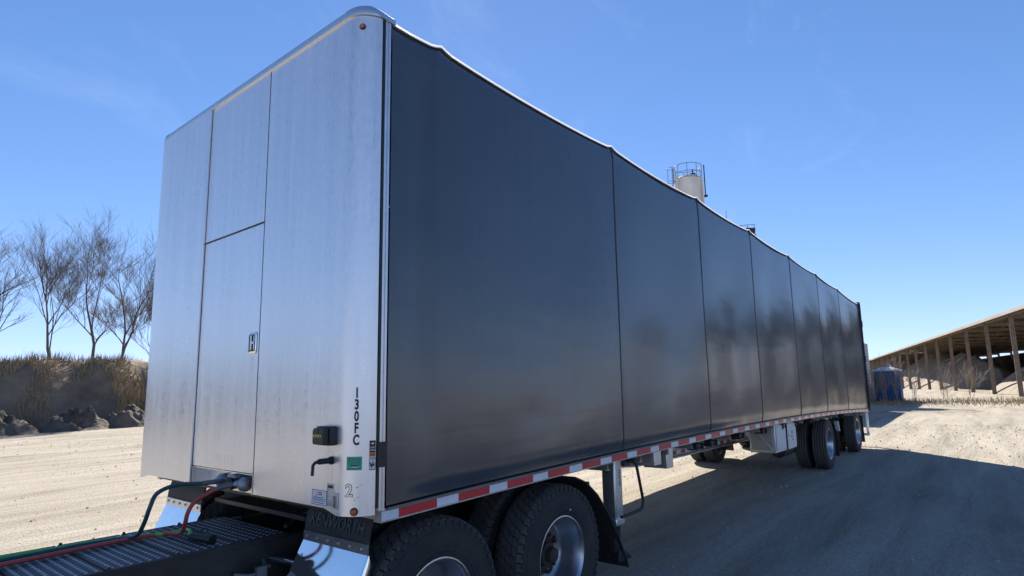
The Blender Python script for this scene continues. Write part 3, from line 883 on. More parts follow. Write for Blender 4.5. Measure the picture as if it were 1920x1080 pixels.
# winches under the rail
for x in (4.6, 5.03, 6.02, 7.02, 8.09, 8.86, 9.9, 12.9):
    z = .922+camb(x)
    mb = MB().box((x-.10, -1.42, z-.035), (x+.10, -1.29, z-.006)); mb.box((x-.10, -1.41, z-.105), (x-.085, -1.29, z-.03)); mb.box((x+.085, -1.41, z-.105), (x+.10, -1.29, z-.03))
    wn = obj('strap_winch', mb, M_STEEL, TR, bevel=.006)
    mb = MB().tube([(x-.105, -1.355, z-.072), (x+.105, -1.355, z-.072)], .036, 14); mb.tube([(x-.125, -1.355, z-.072), (x-.10, -1.355, z-.072)], .02, 10)
    obj('drum', mb, M_BLACK, wn)
# tool box
mb = MB().box((7.62, -1.375, .60), (8.84, -1.0, 1.02))
tb = obj('tool_box', mb, M_TRIM, TR, bevel=.008)
obj('box_face', MB().box((7.612, -1.33, .645), (7.6185, -1.02, .985)), M_BEAM, tb, bevel=.002)
obj('face_brace', MB().bar((7.604, -1.08, .97), (7.604, -1.345, .63), .022, .012, (1, 0, 0)), M_TRIM, tb)
for a, b in ((7.66, 8.17), (8.24, 8.80)):
    obj('box_door', MB().box((a, -1.388, .632), (b, -1.376, 1.0)), M_TWHITE, tb, bevel=.004)
obj('latch_bar', MB().tube([(8.205, -1.392, .60), (8.205, -1.392, 1.0)], .012, 8).box((8.18, -1.40, .78), (8.23, -1.38, .82)), M_STEEL, tb)
mb = MB()
v, f = text_pts('L', .13, .004, .6); mb.add([(8.33+p[0], -1.3895, .86+p[1]) for p in v], f)
for (a, b, c_, e_) in [(8.40, .79, 8.58, .80), (8.5, .85, 8.60, .862), (8.5, .80, 8.512, .862), (8.59, .80, 8.602, .862), (8.46, .87, 8.62, .878), (8.52, .73, 8.60, .745), (8.52, .745, 8.532, .78), (8.59, .745, 8.60, .78)]:
    mb.box((a, -1.3897, b), (c_, -1.3893, e_))
obj('hand_lettering', mb, M_INK, tb, smooth=False)
mb = MB().lathe([(0, -.32), (.09, -.315), (.125, -.28), (.125, .28), (.09, .315), (0, .32)], 24, (9.2, -1.05, .52), 'x')
obj('air_tank', mb, M_STEEL, TR)
# landing gear
def landing(sd):
    y = sd*1.24
    mb = MB().box((2.85, y-.0675, .455), (2.985, y+.0675, .99))
    lg = obj('landing_leg', mb, M_TRIM, TR, bevel=.014)
    obj('leg_collar', MB().box((2.842, y-.075, .40), (2.993, y+.075, .468)), M_TRIM, lg, bevel=.012)
    obj('inner_leg', MB().tube([(2.918, y, .41), (2.93, y, .17)], [.058, .045], 16), M_STEEL, lg)
    mb = MB().prism([(2.90, .19), (2.97, .19), (3.12, .105), (3.12, .085), (2.89, .085), (2.885, .12)], y-.06, y+.06, 'y')
    obj('foot', mb, M_STEEL, lg, bevel=.012)
    obj('brace', MB().bar((2.99, y+sd*-.03, .60), (3.36, y-sd*.18, .90), .045, .035), M_TRIM, lg)
    obj('gearbox', MB().box((2.99, y-.04, .90), (3.12, y+.09*sd+.0, 1.0)) if sd > 0 else MB().box((2.99, y-.09, .90), (3.12, y+.04, 1.0)), M_STEEL, lg, bevel=.01)
    if sd < 0:
        pts = [(3.03, -1.33, .945), (3.05, -1.40, .945), (3.06, -1.41, .93), (3.09, -1.41, .84), (3.155, -1.41, .63), (3.165, -1.41, .575), (3.15, -1.41, .535), (3.11, -1.41, .515), (3.0, -1.40, .508), (2.80, -1.385, .500)]
        obj('crank_handle', MB().tube(pts, .0135, 12), M_BLACK, lg)
        mb = MB()
        for i, z in enumerate([.865, .845, .82, .80, .775, .755, .74]):
            mb.box((2.925, y-.0687, z), (2.925+random.uniform(.012, .024), y-.0678, z+.012))
        obj('print', mb, M_INK, lg)
        obj('hole', MB().lathe([(0, 0), (.014, 0)], 12, (2.8495, -1.225, .90), 'x'), M_INK, lg)
        obj('hole', MB().lathe([(0, 0), (.007, 0)], 12, (2.8495, -1.235, .86), 'x'), M_INK, lg)
    return lg
landing(-1); landing(1)
obj('gear_shaft', MB().tube([(3.05, -1.2, .95), (3.05, 1.2, .95)], .02, 8), M_STEEL, TR)

# ---- wheels
def wheel_parts(root, Rt, half, drive, hub_m):
    s_ = Rt/.5
    h = half
    if drive:
        prof = [(.288, -h*.76), (.298, -h*.86), (.315, -h*.9), (.335, -h*.94), (.338, -h*.965), (.346, -h*.97), (.35, -h*.955), (.38, -h*.99), (.42, -h*1.0), (.452, -h*.975), (.455, -h*.99), (.463, -h*.985), (.466, -h*.955), (Rt-.028, -h*.92), (Rt-.018, -h*.86)]
        prof = prof+[(a, -b) for a, b in prof[::-1]]
    else:
        prof = [(.288, -h*.76), (.298, -h*.86), (.315, -h*.9), (.36, -h*.985), (.40, -h*1.0), (.435, -h*.97), (Rt-.016, -h*.90), (Rt-.003, -h*.80)]
        gr = []
        for c in (-.54, -.18):
            gr += [(Rt, (c-.055)*h), (Rt-.014, (c-.045)*h), (Rt-.014, (c+.045)*h), (Rt, (c+.055)*h)]
        half_ = prof+gr
        prof = half_+[(a, -b) for a, b in half_[::-1]]
        prof = [(min(a, Rt-.0145), b) for a, b in prof]
        ribs = []
        for ca, cb in ((-.80, -.595), (-.485, -.235), (-.125, .125), (.235, .485), (.595, .80)):
            ribs.append(((ca*h), (cb*h)))
        for ra, rb in ribs:
            obj('tread_rib', MB().lathe([(Rt-.016, ra), (Rt-.001, ra+.003), (Rt, ra+.008), (Rt, rb-.008), (Rt-.001, rb-.003), (Rt-.016, rb)], 72), M_TREADT, root, angle=40, local=True)
    ty = obj('tyre', MB().lathe(prof, 72), M_RUBBER, root, angle=28, local=True)
    # raised sidewall rings
    if drive:
        NB = 52
        mb = MB()
        rows = [(-.90, -.58, 0), (-.53, -.20, .5), (-.16, .16, .15), (.20, .53, .6), (.58, .90, .1)]
        for ra, rb, ph in rows:
            for k in range(NB):
                a0 = 2*PI*(k+ph)/NB; a1 = a0+2*PI/NB*.86
                edge = abs(ra) > .8 or abs(rb) > .8
                q = []
                sk = 0 if edge else .03
                for rr, sh in ((Rt-.022, 0), (Rt, .05)):
                    for (aa, yy) in ((a0+sk, ra+sh*.4), (a1+sk, ra+sh*.4), (a1-sk, rb-sh*.4), (a0-sk, rb-sh*.4)):
                        r_ = rr-(.012 if (edge and abs(yy) > .75 and rr == Rt) else 0)
                        q.append((r_*math.cos(aa), yy*h, r_*math.sin(aa)))
                mb.add(q, [(0, 1, 2, 3), (4, 5, 6, 7), (0, 1, 5, 4), (1, 2, 6, 5), (2, 3, 7, 6), (3, 0, 4, 7)])
        tr_ = obj('tread', mb, M_TREAD, root, smooth=False, local=True)
        tr_['kind'] = 'stuff'
        # shoulder lugs running down the sidewall
        mb = MB()
        for sgn in (-1, 1):
            for k in range(NB):
                a0 = 2*PI*(k+(0 if sgn < 0 else .1))/NB; a1 = a0+2*PI/NB*.5
                q = []
                for rr, yy in ((Rt-.012, .905), (Rt-.05, .955)):
                    for aa in (a0, a1):
                        q.append((rr*math.cos(aa), sgn*h*yy, rr*math.sin(aa)))
                for rr, yy in ((Rt-.012, .945), (Rt-.05, .985)):
                    for aa in (a0, a1):
                        q.append((rr*math.cos(aa), sgn*h*yy, rr*math.sin(aa)))
                mb.add(q, [(4, 5, 7, 6), (0, 1, 5, 4), (2, 3, 7, 6), (0, 2, 6, 4), (1, 3, 7, 5)])
        lg_ = obj('shoulder_lug', mb, M_RUBBER, root, smooth=False, local=True)
        lg_['kind'] = 'stuff'
    # rim: deep dish towards -y
    prof = [(.296, -h*.80), (.300, -h*.84), (.300, -h*.90), (.292, -h*.91), (.284, -h*.86), (.272, -h*.70), (.266, -h*.3), (.256, -h*.1), (.250, h*.42), (.236, h*.56), (.20, h*.62), (.13, h*.60), (.128, h*.66), (.20, h*.68), (.27, h*.7), (.296, h*.82), (.296, h*.8), (.268, 0)]
    rim = obj('rim', MB().lathe(prof, 64), M_RIM, root, angle=40, local=True)
    for k in range(5):
        a = 2*PI*k/5+.5
        c = (.185*math.cos(a), h*.605, .185*math.sin(a))
        obj('hand_hole', MB().lathe([(0, -.0), (.030, -.0)], 16, c, 'y'), M_INK, root, local=True)
    hb = [(0, -h*.35), (.045, -h*.35), (.055, -h*.30), (.060, h*.05), (.085, h*.10), (.090, h*.38), (.128, h*.40), (.132, h*.6)]
    obj('hub', MB().lathe(hb, 28), hub_m, root, angle=40, local=True)
    mb = MB()
    for k in range(10):
        a = 2*PI*k/10
        mb.lathe([(0, h*.22), (.012, h*.22), (.017, h*.30), (.017, h*.58)], 6, (.143*math.cos(a), 0, .143*math.sin(a)), 'y')
    obj('wheel_nut', mb, hub_m, root, angle=30, local=True)['kind'] = 'stuff'

def wheel_set(parent, first, spots):
    for i, (x, y, z, flip, spin) in enumerate(spots):
        o = first if i == 0 else copy_tree(first, parent)
        o.parent = parent
        o.location = Vector((x, y, z))-org(parent)
        o.rotation_euler = (0, 0, PI if flip else 0)
        for ch in o.children: ch.rotation_euler = (0, spin, 0)
RW = .486
wl = empty('wheel', (0, 0, 0)); wheel_parts(wl, RW, .125, False, M_STEEL)
spots = []
for x in (11.37, 14.61):
    for y, fl in ((-1.265, 0), (-.945, 1), (.945, 0), (1.265, 1)):
        spots.append((x, y, g(x)+RW-.012, fl, random.random()*6))
wheel_set(TR, wl, spots)
for x in (11.37, 14.61):
    z = g(x)+RW
    obj('axle', MB().tube([(x, -1.1, z), (x, 1.1, z)], .065, 16), M_STEEL, TR)
    for sd in (-1, 1):
        y = sd*.55
        mb = MB().box((x-.75, y-.05, .56), (x-.60, y+.05, .70)); mb.bar((x-.68, y, .52), (x+.35, y, z+.02), .08, .07)
        obj('suspension_arm', mb, M_STEEL, TR, bevel=.008)
        obj('air_bag', MB().lathe([(.05, 0), (.12, .01), (.13, .05), (.115, .08), (.13, .11), (.13, .15), (.09, .18), (.0, .18)], 20, (x+.33, y, .56), 'z'), M_BLACK, TR)
        obj('brake_drum', MB().lathe([(.0, -.09), (.205, -.09), (.205, .09), (0, .09)], 28, (x, sd*.76, z), 'y'), M_RUST, TR)
# mud flaps of the trailer
for x, zt in ((12.15, .80), (15.42, .84)):
    for sd in (-1, 1):
        mb = MB().grid(lambda a, b: (x+.10*b*b+.02*math.sin(a*5), sd*(.82+.56*a), zt-.66*b), 6, 8)
        fl = obj('mud_flap', mb, M_FLAP, TR); thick(fl, .01)
obj('fender_bracket', MB().prism([(12.02, .86), (12.10, .86), (12.20, .66), (12.14, .655)], -1.43, -1.36, 'y'), M_TWHITE, TR)
mb = MB().box((15.98, -1.42, .36), (16.04, -1.36, .90)); mb.box((15.90, -1.40, .42), (15.94, -1.37, .90)); mb.box((15.98, -1.42, .30), (16.06, 1.42, .37)); mb.box((15.98, 1.36, .36), (16.04, 1.42, .90))
obj('underride_guard', mb, M_TRIM, TR, bevel=.006)

# ---- couplings on the plate (belong to the trailer)
def coupling(y, z, m2, nm, rr):
    """stub, round sealing head and the claw casting of a glad hand, turned towards the hose"""
    c = Vector((.103, y, z))
    mb = MB().tube([c, c+Vector((-.03, 0, 0)), c+Vector((-.031, 0, 0)), c+Vector((-.075, 0, 0))], [rr, rr, rr*.62, rr*.62], 16)
    gh = obj('glad_hand', mb, m2, TR, angle=40); gh['label'] = nm
    mb = MB().lathe([(0, -.034), (.030, -.034), (.040, -.026), (.044, -.010), (.044, .012), (.034, .024), (.018, .030), (0, .030)], 22, (.018, y+.022, z), 'y')
    obj('coupling_head', mb, M_GLAD, gh, angle=40)
    mb = MB().prism([(-.025, z-.014), (.05, z-.020), (.062, z), (.05, z+.020), (-.025, z+.014)], y+.028, y+.058, 'y')
    mb.prism([(.0, z+.030), (.045, z+.036), (.05, z+.046), (.0, z+.044)], y-.006, y+.04, 'y')
    obj('coupling_claw', mb, M_GLAD, gh, bevel=.004)
coupling(-.315, 1.040, M_REDC, 'red glad hand', .036); coupling(-.02, 1.040, M_BLACK, 'black glad hand', .034)
mb = MB().box((.02, -.225, 1.005), (.1025, -.14, 1.075)); mb.tube([(.10, -.182, 1.04), (-.005, -.182, 1.04)], .036, 18)
sk = obj('power_socket', mb, M_GLAD, TR, bevel=.005)
obj('socket_lid', MB().prism([(-.235, 1.075), (-.13, 1.075), (-.14, 1.093), (-.225, 1.093)], -.022, .10, 'x'), M_GLAD, sk, bevel=.004)
obj('socket_ring', MB().tube([(-.005, -.182, 1.04), (-.03, -.182, 1.04), (-.031, -.182, 1.04), (-.034, -.182, 1.04)], [.038, .040, .026, .025], 18), M_BLACK, sk, angle=40)
mb = MB().tube([(.10, -.10, 1.055), (.05, -.10, 1.05), (.02, -.095, 1.03)], .014, 10)
obj('pipe_elbow', mb, M_GLAD, TR)

# ------------------------------------------------------------------ the tractor
TK = empty('semi_tractor', (.7, 0, g(.7)))
tag(TK, 'black frame, deck plates and dual drive wheels of the semi tractor under the trailer nose', 'truck')
for sd in (-1, 1):
    y = sd*.43
    mb = MB().box((-3.2, y-.004, .43), (3.1, y+.004, .70))
    mb.box((-3.2, min(y, y-sd*.085), .70), (3.1, max(y, y-sd*.085), .712)); mb.box((-3.2, min(y, y-sd*.085), .418), (3.1, max(y, y-sd*.085), .43))
    fr = obj('frame_rail', mb, M_STEEL, TR)
    for i in range(14):
        x = -1.5+.27*i+random.uniform(-.04, .04); z = random.choice((.5, .56, .64))
        obj('frame_bolt', MB().lathe([(0, -.018), (.014, -.018), (.016, 0)], 6, (x, y-.004 if sd < 0 else y+.022, z), 'y'), M_GREYM, fr)
    # sloping tail ramp of the frame
    mb = MB().prism([(2.6, .79), (3.05, .76), (3.9, .36), (3.84, .33), (3.0, .62), (2.6, .62)], y-.02, y+.05, 'y')
    obj('tail_ramp', mb, M_RUST, TR, bevel=.006)
for x in (-2.4, -1.3, .32, 1.35, 2.4, 3.0):
    obj('cross_member', MB().box((x-.05, -.42, .46), (x+.05, .42, .66)), M_STEEL, TR)
# deck plates with raised grip
for x0 in (-.078, -.408, -.738, -1.068, -1.398, -1.728):
    x1 = x0+.318
    dp = obj('deck_plate', MB().box((x0, -.425, .716), (x1, .425, .729)), M_DECK, TK, bevel=.003)
    mb = MB(); i = 0
    yy = -.39
    while yy < .395:
        xx = x0+.03+0
        while xx < x1-.022:
            q = []
            for k in range(8):
                a = k*PI/4; q.append((xx+.0105*math.cos(a), yy+.0125*math.sin(a), .7285))
            for k in range(8):
                a = k*PI/4; q.append((xx+.0075*math.cos(a), yy+.0090*math.sin(a), .7315))
            mb.add(q, [tuple(range(8, 16))]+[(k, (k+1) % 8, 8+(k+1) % 8, 8+k) for k in range(8)])
            xx += .044
        yy += .044; i += 1
    gp = obj('grip_dimple', mb, M_GRIP, dp, smooth=False); gp['kind'] = 'stuff'
    for yy in (-.412, .412):
        for xx in (x0+.012,):
            obj('plate_bolt', MB().lathe([(0, .012), (.008, .012), (.010, 0)], 6, (xx, yy, .729), 'z'), M_STEEL, dp)
obj('deck_edge', MB().box((-1.75, -.432, .690), (.24, -.4265, .7275)), M_STEEL, TK)
# fifth wheel
mb = MB().prism([(.75, -.45), (1.55, -.45), (1.95, -.35), (1.95, -.1), (1.45, 0), (1.95, .1), (1.95, .35), (1.55, .45), (.75, .45)], .775, .812, 'z')
obj('fifth_wheel', mb, M_STEEL, TK)
mb = MB().box((1.0, -.42, .712), (1.5, -.34, .776)); mb.box((1.0, .34, .712), (1.5, .42, .776))
obj('fifth_wheel_mount', mb, M_STEEL, TK)
# drive wheels
RD = .53
wl = empty('wheel', (0, 0, 0)); wheel_parts(wl, RD, .135, True, M_RUST)
spots = []
for x in (.70, 2.0):
    for y, fl in ((-1.195, 0), (-.865, 1), (.865, 0), (1.195, 1)):
        spots.append((x, y, g(x)+RD-.012, fl, random.random()*6))
wheel_set(TK, wl, spots)
for x in (.70, 2.0):
    z = g(x)+RD
    obj('drive_axle', MB().tube([(x, -1.0, z), (x, -.25, z), (x, -.18, z), (x, .18, z), (x, .25, z), (x, 1.0, z)], [.07, .08, .17, .17, .08, .07], 18), M_STEEL, TK)
    for sd in (-1, 1):
        obj('air_spring', MB().lathe([(.05, 0), (.12, .01), (.13, .07), (.11, .12), (.13, .17), (.10, .22), (0, .22)], 18, (x+.42, sd*.55, .38), 'z'), M_BLACK, TK)
a = R(90-8)
cx_, cz_ = 2.0, g(2.0)+RD-.012
mb = MB()
q = []
for da in (-.035, .035):
    for rr in (.338, .350): q.append((cx_+rr*math.cos(a-.1+da), -1.3345+(rr-.338)*-.6+.0, cz_+rr*math.sin(a-.1+da)))
mb.add(q, [(0, 2, 3, 1)])
obj('tyre_mark', mb, M_WPAPER, TK, smooth=False)
for x in (.42, .56):
    obj('rail_label', MB().box((x, -.612, .845), (x+.085, -.606, .90)), M_PLATE, TR)
# quarter fenders ahead of the drive wheels
def fender(sd):
    ya, yb = sd*.69, sd*1.30
    def pt(a, prof):
        return prof
    q = empty('quarter_fender', (.2, sd*1.0, .72), TK)
    # rubber flap on top, sagging a little in the middle
    mb = MB().grid(lambda a, b: (.205+.045*b*b+.006*math.sin(a*PI), ya+(yb-ya)*a, .775+(.175-.012*math.sin(a*PI))*b), 14, 8)
    fl = obj('rubber_flap', mb, M_FLAP, q, angle=60); thick(fl, .010, 1)
    mb = MB().box((.188, min(ya, yb), .733), (.2005, max(ya, yb), .789))
    bk = obj('clamp_bar', mb, M_GREYM if sd < 0 else M_TRIM, q, bevel=.003)
    for k in range(6):
        y = ya+(yb-ya)*(.07+.172*k)
        obj('clamp_bolt', MB().lathe([(0, -.010), (.007, -.010), (.010, -.004), (.010, 0)], 8, (.188, y, .763), 'x'), M_TRIM, q)
    # polished panel curving down and forwards
    def pz(b):
        return (.190-.20*b, .735-.46*b)
    mb = MB().grid(lambda a, b: (pz(b)[0], ya+(yb-ya)*a-sd*.06*b*(1-a), pz(b)[1]), 10, 14)
    cp = obj('polished_panel', mb, M_CHROME, q, angle=60); thick(cp, .004)
    # rolled edge on the outer side
    mb = MB().grid(lambda a, b: (pz(b)[0]+.002+.055*a*min(1, b*9), yb+sd*(.004+.010*math.sin(a*PI)), pz(b)[1]-.0+.0*a), 5, 14)
    e_ = obj('rolled_edge', mb, M_CHROME, q, angle=60); thick(e_, .004)
    mb = MB().tube([(.13, sd*.44, .60), (.15, sd*.56, .60), (.17, sd*.75, .60), (.17, sd*1.1, .60)], .019, 12)
    obj('support_tube', mb, M_CHROME, q)
    # raised lettering and border on the flap
    if sd < 0:
        v, f = text_pts('KENWORTH', .105, .0012, .86)
        mbt = MB()
        for (px, py) in v:
            b = .50+py/.175; yy = -.998-px
            mbt.v.append((.1890+.045*b*b+.006*math.sin(PI*(px+.305)/.61), yy, .772+.170*b))
        mbt.f = f
        mt = obj('flap_lettering', mbt, mat('lettering_rubber', (.012, .012, .013), .3, 0, .1, 20), q, smooth=False); thick(mt, .004)
    return q
fender(-1); fender(1)
# flaps behind the last drive axle
for sd in (-1, 1):
    path = [(2.22, .90), (2.38, .84), (2.55, .72), (2.72, .54), (2.88, .32), (3.0, .12), (3.04, .03)]
    def fp(a, b):
        t = b*(len(path)-1); i = min(int(t), len(path)-2); u = t-i
        return (path[i][0]+(path[i+1][0]-path[i][0])*u, sd*(.70+.61*a), path[i][1]+(path[i+1][1]-path[i][1])*u)
    fl = obj('mud_flap', MB().grid(fp, 6, 18), M_FLAP, TK, angle=60); thick(fl, .012)
    obj('flap_hanger', MB().tube([(2.5, sd*.44, .72), (2.46, sd*.7, .80), (2.42, sd*1.3, .82)], .018, 10), M_STEEL, TK)
# small grey casing and a hose coil on the frame
obj('step_casing', MB().prism(rrect(-1.05, -.62, .46, .545, .035), -.76, -.60, 'y'), M_GREYM, TK, bevel=.01)
mb = MB().tube([(.30+.026*math.cos(k*.55), -.36-.0022*k, .90+.026*math.sin(k*.55)) for k in range(0, 150)], .006, 6)
obj('coiled_line', mb, M_BLACK, TK)
mb = MB().tube([(-.1, -.45, .56), (-.05, -.50, .55), (.0, -.54, .555), (.06, -.50, .58), (.08, -.44, .60)], .012, 8); mb.box((-.02, -.56, .54), (.04, -.53, .60))
obj('valve', mb, M_GREYM, TK)
mb = MB().tube([(.3, -.3, .74), (.55, -.1, .78), (.9, .1, .74)], .014, 8); mb.tube([(.25, .2, .74), (.5, .25, .77), (.9, .2, .74)], .012, 8)
obj('brake_line', mb, M_STEEL, TK)

# hoses: each a thing of its own
def smooth_path(pts, n=8):
    pts = [Vector(p) for p in pts]; out = []
    for i in range(len(pts)-1):
        p0 = pts[max(i-1, 0)]; p1 = pts[i]; p2 = pts[i+1]; p3 = pts[min(i+2, len(pts)-1)]
        for k in range(n):
            t = k/n
            out.append(.5*((2*p1)+(p2-p0)*t+(2*p0-5*p1+4*p2-p3)*t*t+(3*p1-p0-3*p2+p3)*t**3))
    out.append(pts[-1]); return out
def hose(pts, r_, m, label, guard_n, gm=M_GUARD):
    e = empty('air_hose', pts[-1]); tag(e, label, 'hose')
    p = smooth_path(pts)
    obj('hose', MB().tube(p, r_, 12), m, e)
    if guard_n:
        obj('hose_guard', MB().tube(p[:guard_n], r_*1.22, 12), gm, e)
        a = p[0]
        obj('hose_fitting', MB().tube([a+(p[0]-p[2])*1.2, a, p[2]], [r_*1.75, r_*1.7, r_*1.45], 12), M_GLAD, e)
    return e
hose([(.0, -.075, 1.05), (-.07, -.079, 1.049), (-.16, -.054, 1.047), (-.24, -.041, 1.053), (-.33, -.05, 1.047), (-.405, -.075, 1.018), (-.44, -.09, .95), (-.45, -.05, .86), (-.45, .05, .78), (-.50, .17, .752), (-.70, .19, .750), (-1.1, .16, .750), (-1.8, .12, .752)], .0125, M_HGREEN, 'dark green air hose looping from the coupling plate down to the deck', 15)
hose([(-.015, -.265, 1.045), (-.1, -.212, 1.027), (-.17, -.18, .992), (-.24, -.19, .955), (-.27, -.19, .90), (-.265, -.15, .83), (-.24, -.04, .765), (-.27, .07, .752), (-.36, .115, .750), (-.50, .12, .750), (-.75, .10, .750), (-1.2, .05, .750), (-1.8, .02, .752)], .0125, M_HRED, 'dull red air hose from the coupling plate lying along the deck', 11)
e = empty('power_cable', (-.2, -.1, .74)); tag(e, 'lime green cable on the deck with a black plug', 'cable')
obj('cable', MB().tube(smooth_path([(-1.8, .22, .750), (-1.0, .24, .750), (-.55, .21, .750), (-.40, .155, .752), (-.30, .09, .752), (-.22, .075, .755), (-.185, .03, .765), (-.195, -.06, .772), (-.225, -.135, .765), (-.232, -.17, .76)]), .011, 10), M_HLIME, e)
a, b = Vector((-.235, -.165, .762)), Vector((-.185, -.345, .758))
obj('plug', MB().tube([a, a+(b-a)*.15, a+(b-a)*.16, a+(b-a)*.8, a+(b-a)*.82, b], [.017, .018, .023, .024, .028, .028], 14), M_BLACK, e, angle=40)
obj('plug_tab', MB().tube([(-.19, -.19, .782), (-.175, -.2, .80), (-.165, -.22, .80), (-.165, -.235, .782)], .004, 6), M_BLACK, e)

# ------------------------------------------------------------------ background, right
# parked hopper trailers
def parked(x0, x1, y0, y1, label, group='trailers parked behind'):
    z = g((x0+x1)/2)
    t = empty('parked_trailer', ((x0+x1)/2, (y0+y1)/2, z)); tag(t, label, 'trailer', group)
    top = z+4.1; bot = z+1.02
    obj('body', MB().box((x0+.06, y0+.04, bot), (x1-.06, y1-.04, top-.04)), M_TWHITE, t)
    obj('top_rim', MB().box((x0, y0, top-.10), (x1, y1, top)), M_GALV, t, bevel=.02)
    n = 12
    for k in range(n):
        zz = bot+.3+(top-bot-.5)*k/(n-1)
        obj('rung', MB().box((x0+.0, y0+.1, zz), (x0+.055, y0+1.1, zz+.05)), M_GALV, t)
    for k in range(n):
        zz = bot+.25+(top-bot-.4)*k/(n-1)
        obj('rung', MB().box((x1-1.1, y0-.07, zz), (x1-.1, y0-.02, zz+.06)), M_TWHITE, t)
    for k in (x1-1.1, x1-.1): obj('ladder_rail', MB().box((k-.04, y0-.06, bot), (k+.04, y0+.03, top)), M_TWHITE, t)
    for y in (y0+.02, y0+1.1, y1-.08):
        obj('end_post', MB().box((x0, y, bot), (x0+.058, y+.07, top-.1)), M_GALV, t)
    obj('end_sill', MB().box((x0-.01, y0, bot-.14), (x1, y1, bot)), M_RED, t)
    k = x0+.6
    while k < x1-.3:
        for ya in (y0, y1-.038): obj('side_post', MB().box((k, ya, bot), (k+.08, ya+.038, top-.1)), M_GALV, t)
        k += 1.0
    for x in (x0+1.2, x0+2.5, x1-1.0):
        for y in (y0+.3, y1-.3):
            obj('wheel', MB().lathe([(0, -.25), (.30, -.25), (.48, -.25), (.5, -.2), (.5, .2), (.48, .25), (0, .25)], 24, (x, y, z+.5), 'y'), M_RUBBER, t)
        obj('axle', MB().tube([(x, y0+.3, z+.5), (x, y1-.3, z+.5)], .08, 8), M_STEEL, t)
    obj('chassis', MB().box((x0+.3, y0+.7, z+.55), (x1-.3, y1-.7, bot-.145)), M_STEEL, t)
parked(36.2, 47.4, 2.68, 5.28, 'white ribbed trailer end peeking out past the black trailer')
parked(26, 35.2, 2.68, 5.28, 'white ribbed trailer added out of sight behind the black trailer to cast a shadow')  # unseen, added to throw the dark shadow on the yard behind
parked(34, 46.5, -15.2, -12.6, 'white ribbed trailer added out of view across the lane to brighten the curtain reflections', None)  # unseen, added for a bright band in the curtain reflections
# concrete barrier
z = g(46)
b_ = obj('concrete_barrier', MB().prism([(-.3, 0), (.3, 0), (.3, .1), (.14, .35), (.09, .85), (-.09, .85), (-.14, .35), (-.3, .1)], 2.2, 3.5, 'y'), M_BARR, bevel=.02)
b_.location = (47.5, 0, z); tag(b_, 'pale concrete barrier between the blue toilet and the black trailer', 'barrier')
# portable toilet
z = g(45.5)
pt_ = empty('portable_toilet', (45.6, 1.35, z)); tag(pt_, 'blue portable toilet with a white roof behind bare saplings', 'toilet')
X0, X1, Y0, Y1 = 44.6, 45.9, .62, 2.08
obj('base', MB().box((X0-.05, Y0-.05, z), (X1+.05, Y1+.05, z+.16)), M_BLACK, pt_, bevel=.02)
obj('wall', MB().box((X0, Y0, z+.16), (X1, Y1, z+1.98)), M_BLUE, pt_, bevel=.03)
for y in [Y0+.1+.19*k for k in range(8)]:
    obj('wall_rib', MB().box((X0-.025, y, z+.3), (X0-.001, y+.05, z+1.9)), M_BLUE, pt_, bevel=.008)
mb = MB()
mb.add([(X0-.08, Y0-.08, z+1.985), (X1+.08, Y0-.08, z+1.985), (X1+.08, Y1+.08, z+1.985), (X0-.08, Y1+.08, z+1.985), (X0-.08, Y0-.08, z+2.07), (X1+.08, Y0-.08, z+2.07), (X1+.08, Y1+.08, z+2.07), (X0-.08, Y1+.08, z+2.07),
        (X0+.35, Y0+.45, z+2.28), (X1-.35, Y0+.45, z+2.28), (X1-.35, Y1-.45, z+2.28), (X0+.35, Y1-.45, z+2.28)],
       [(0, 1, 2, 3), (0, 1, 5, 4), (1, 2, 6, 5), (2, 3, 7, 6), (3, 0, 4, 7), (4, 5, 9, 8), (5, 6, 10, 9), (6, 7, 11, 10), (7, 4, 8, 11), (8, 9, 10, 11)])
rf_ = obj('roof', mb, M_WPLAST, pt_, bevel=.03)
obj('vent_pipe', MB().tube([(X0+.5, Y0+.5, z+2.2), (X0+.5, Y0+.5, z+2.42)], .06, 10), M_WPLAST, rf_)
obj('door', MB().box((X0+.3, Y0-.02, z+.2), (X0+1.0, Y0-.001, z+1.9)), M_BLUE, pt_, bevel=.006)

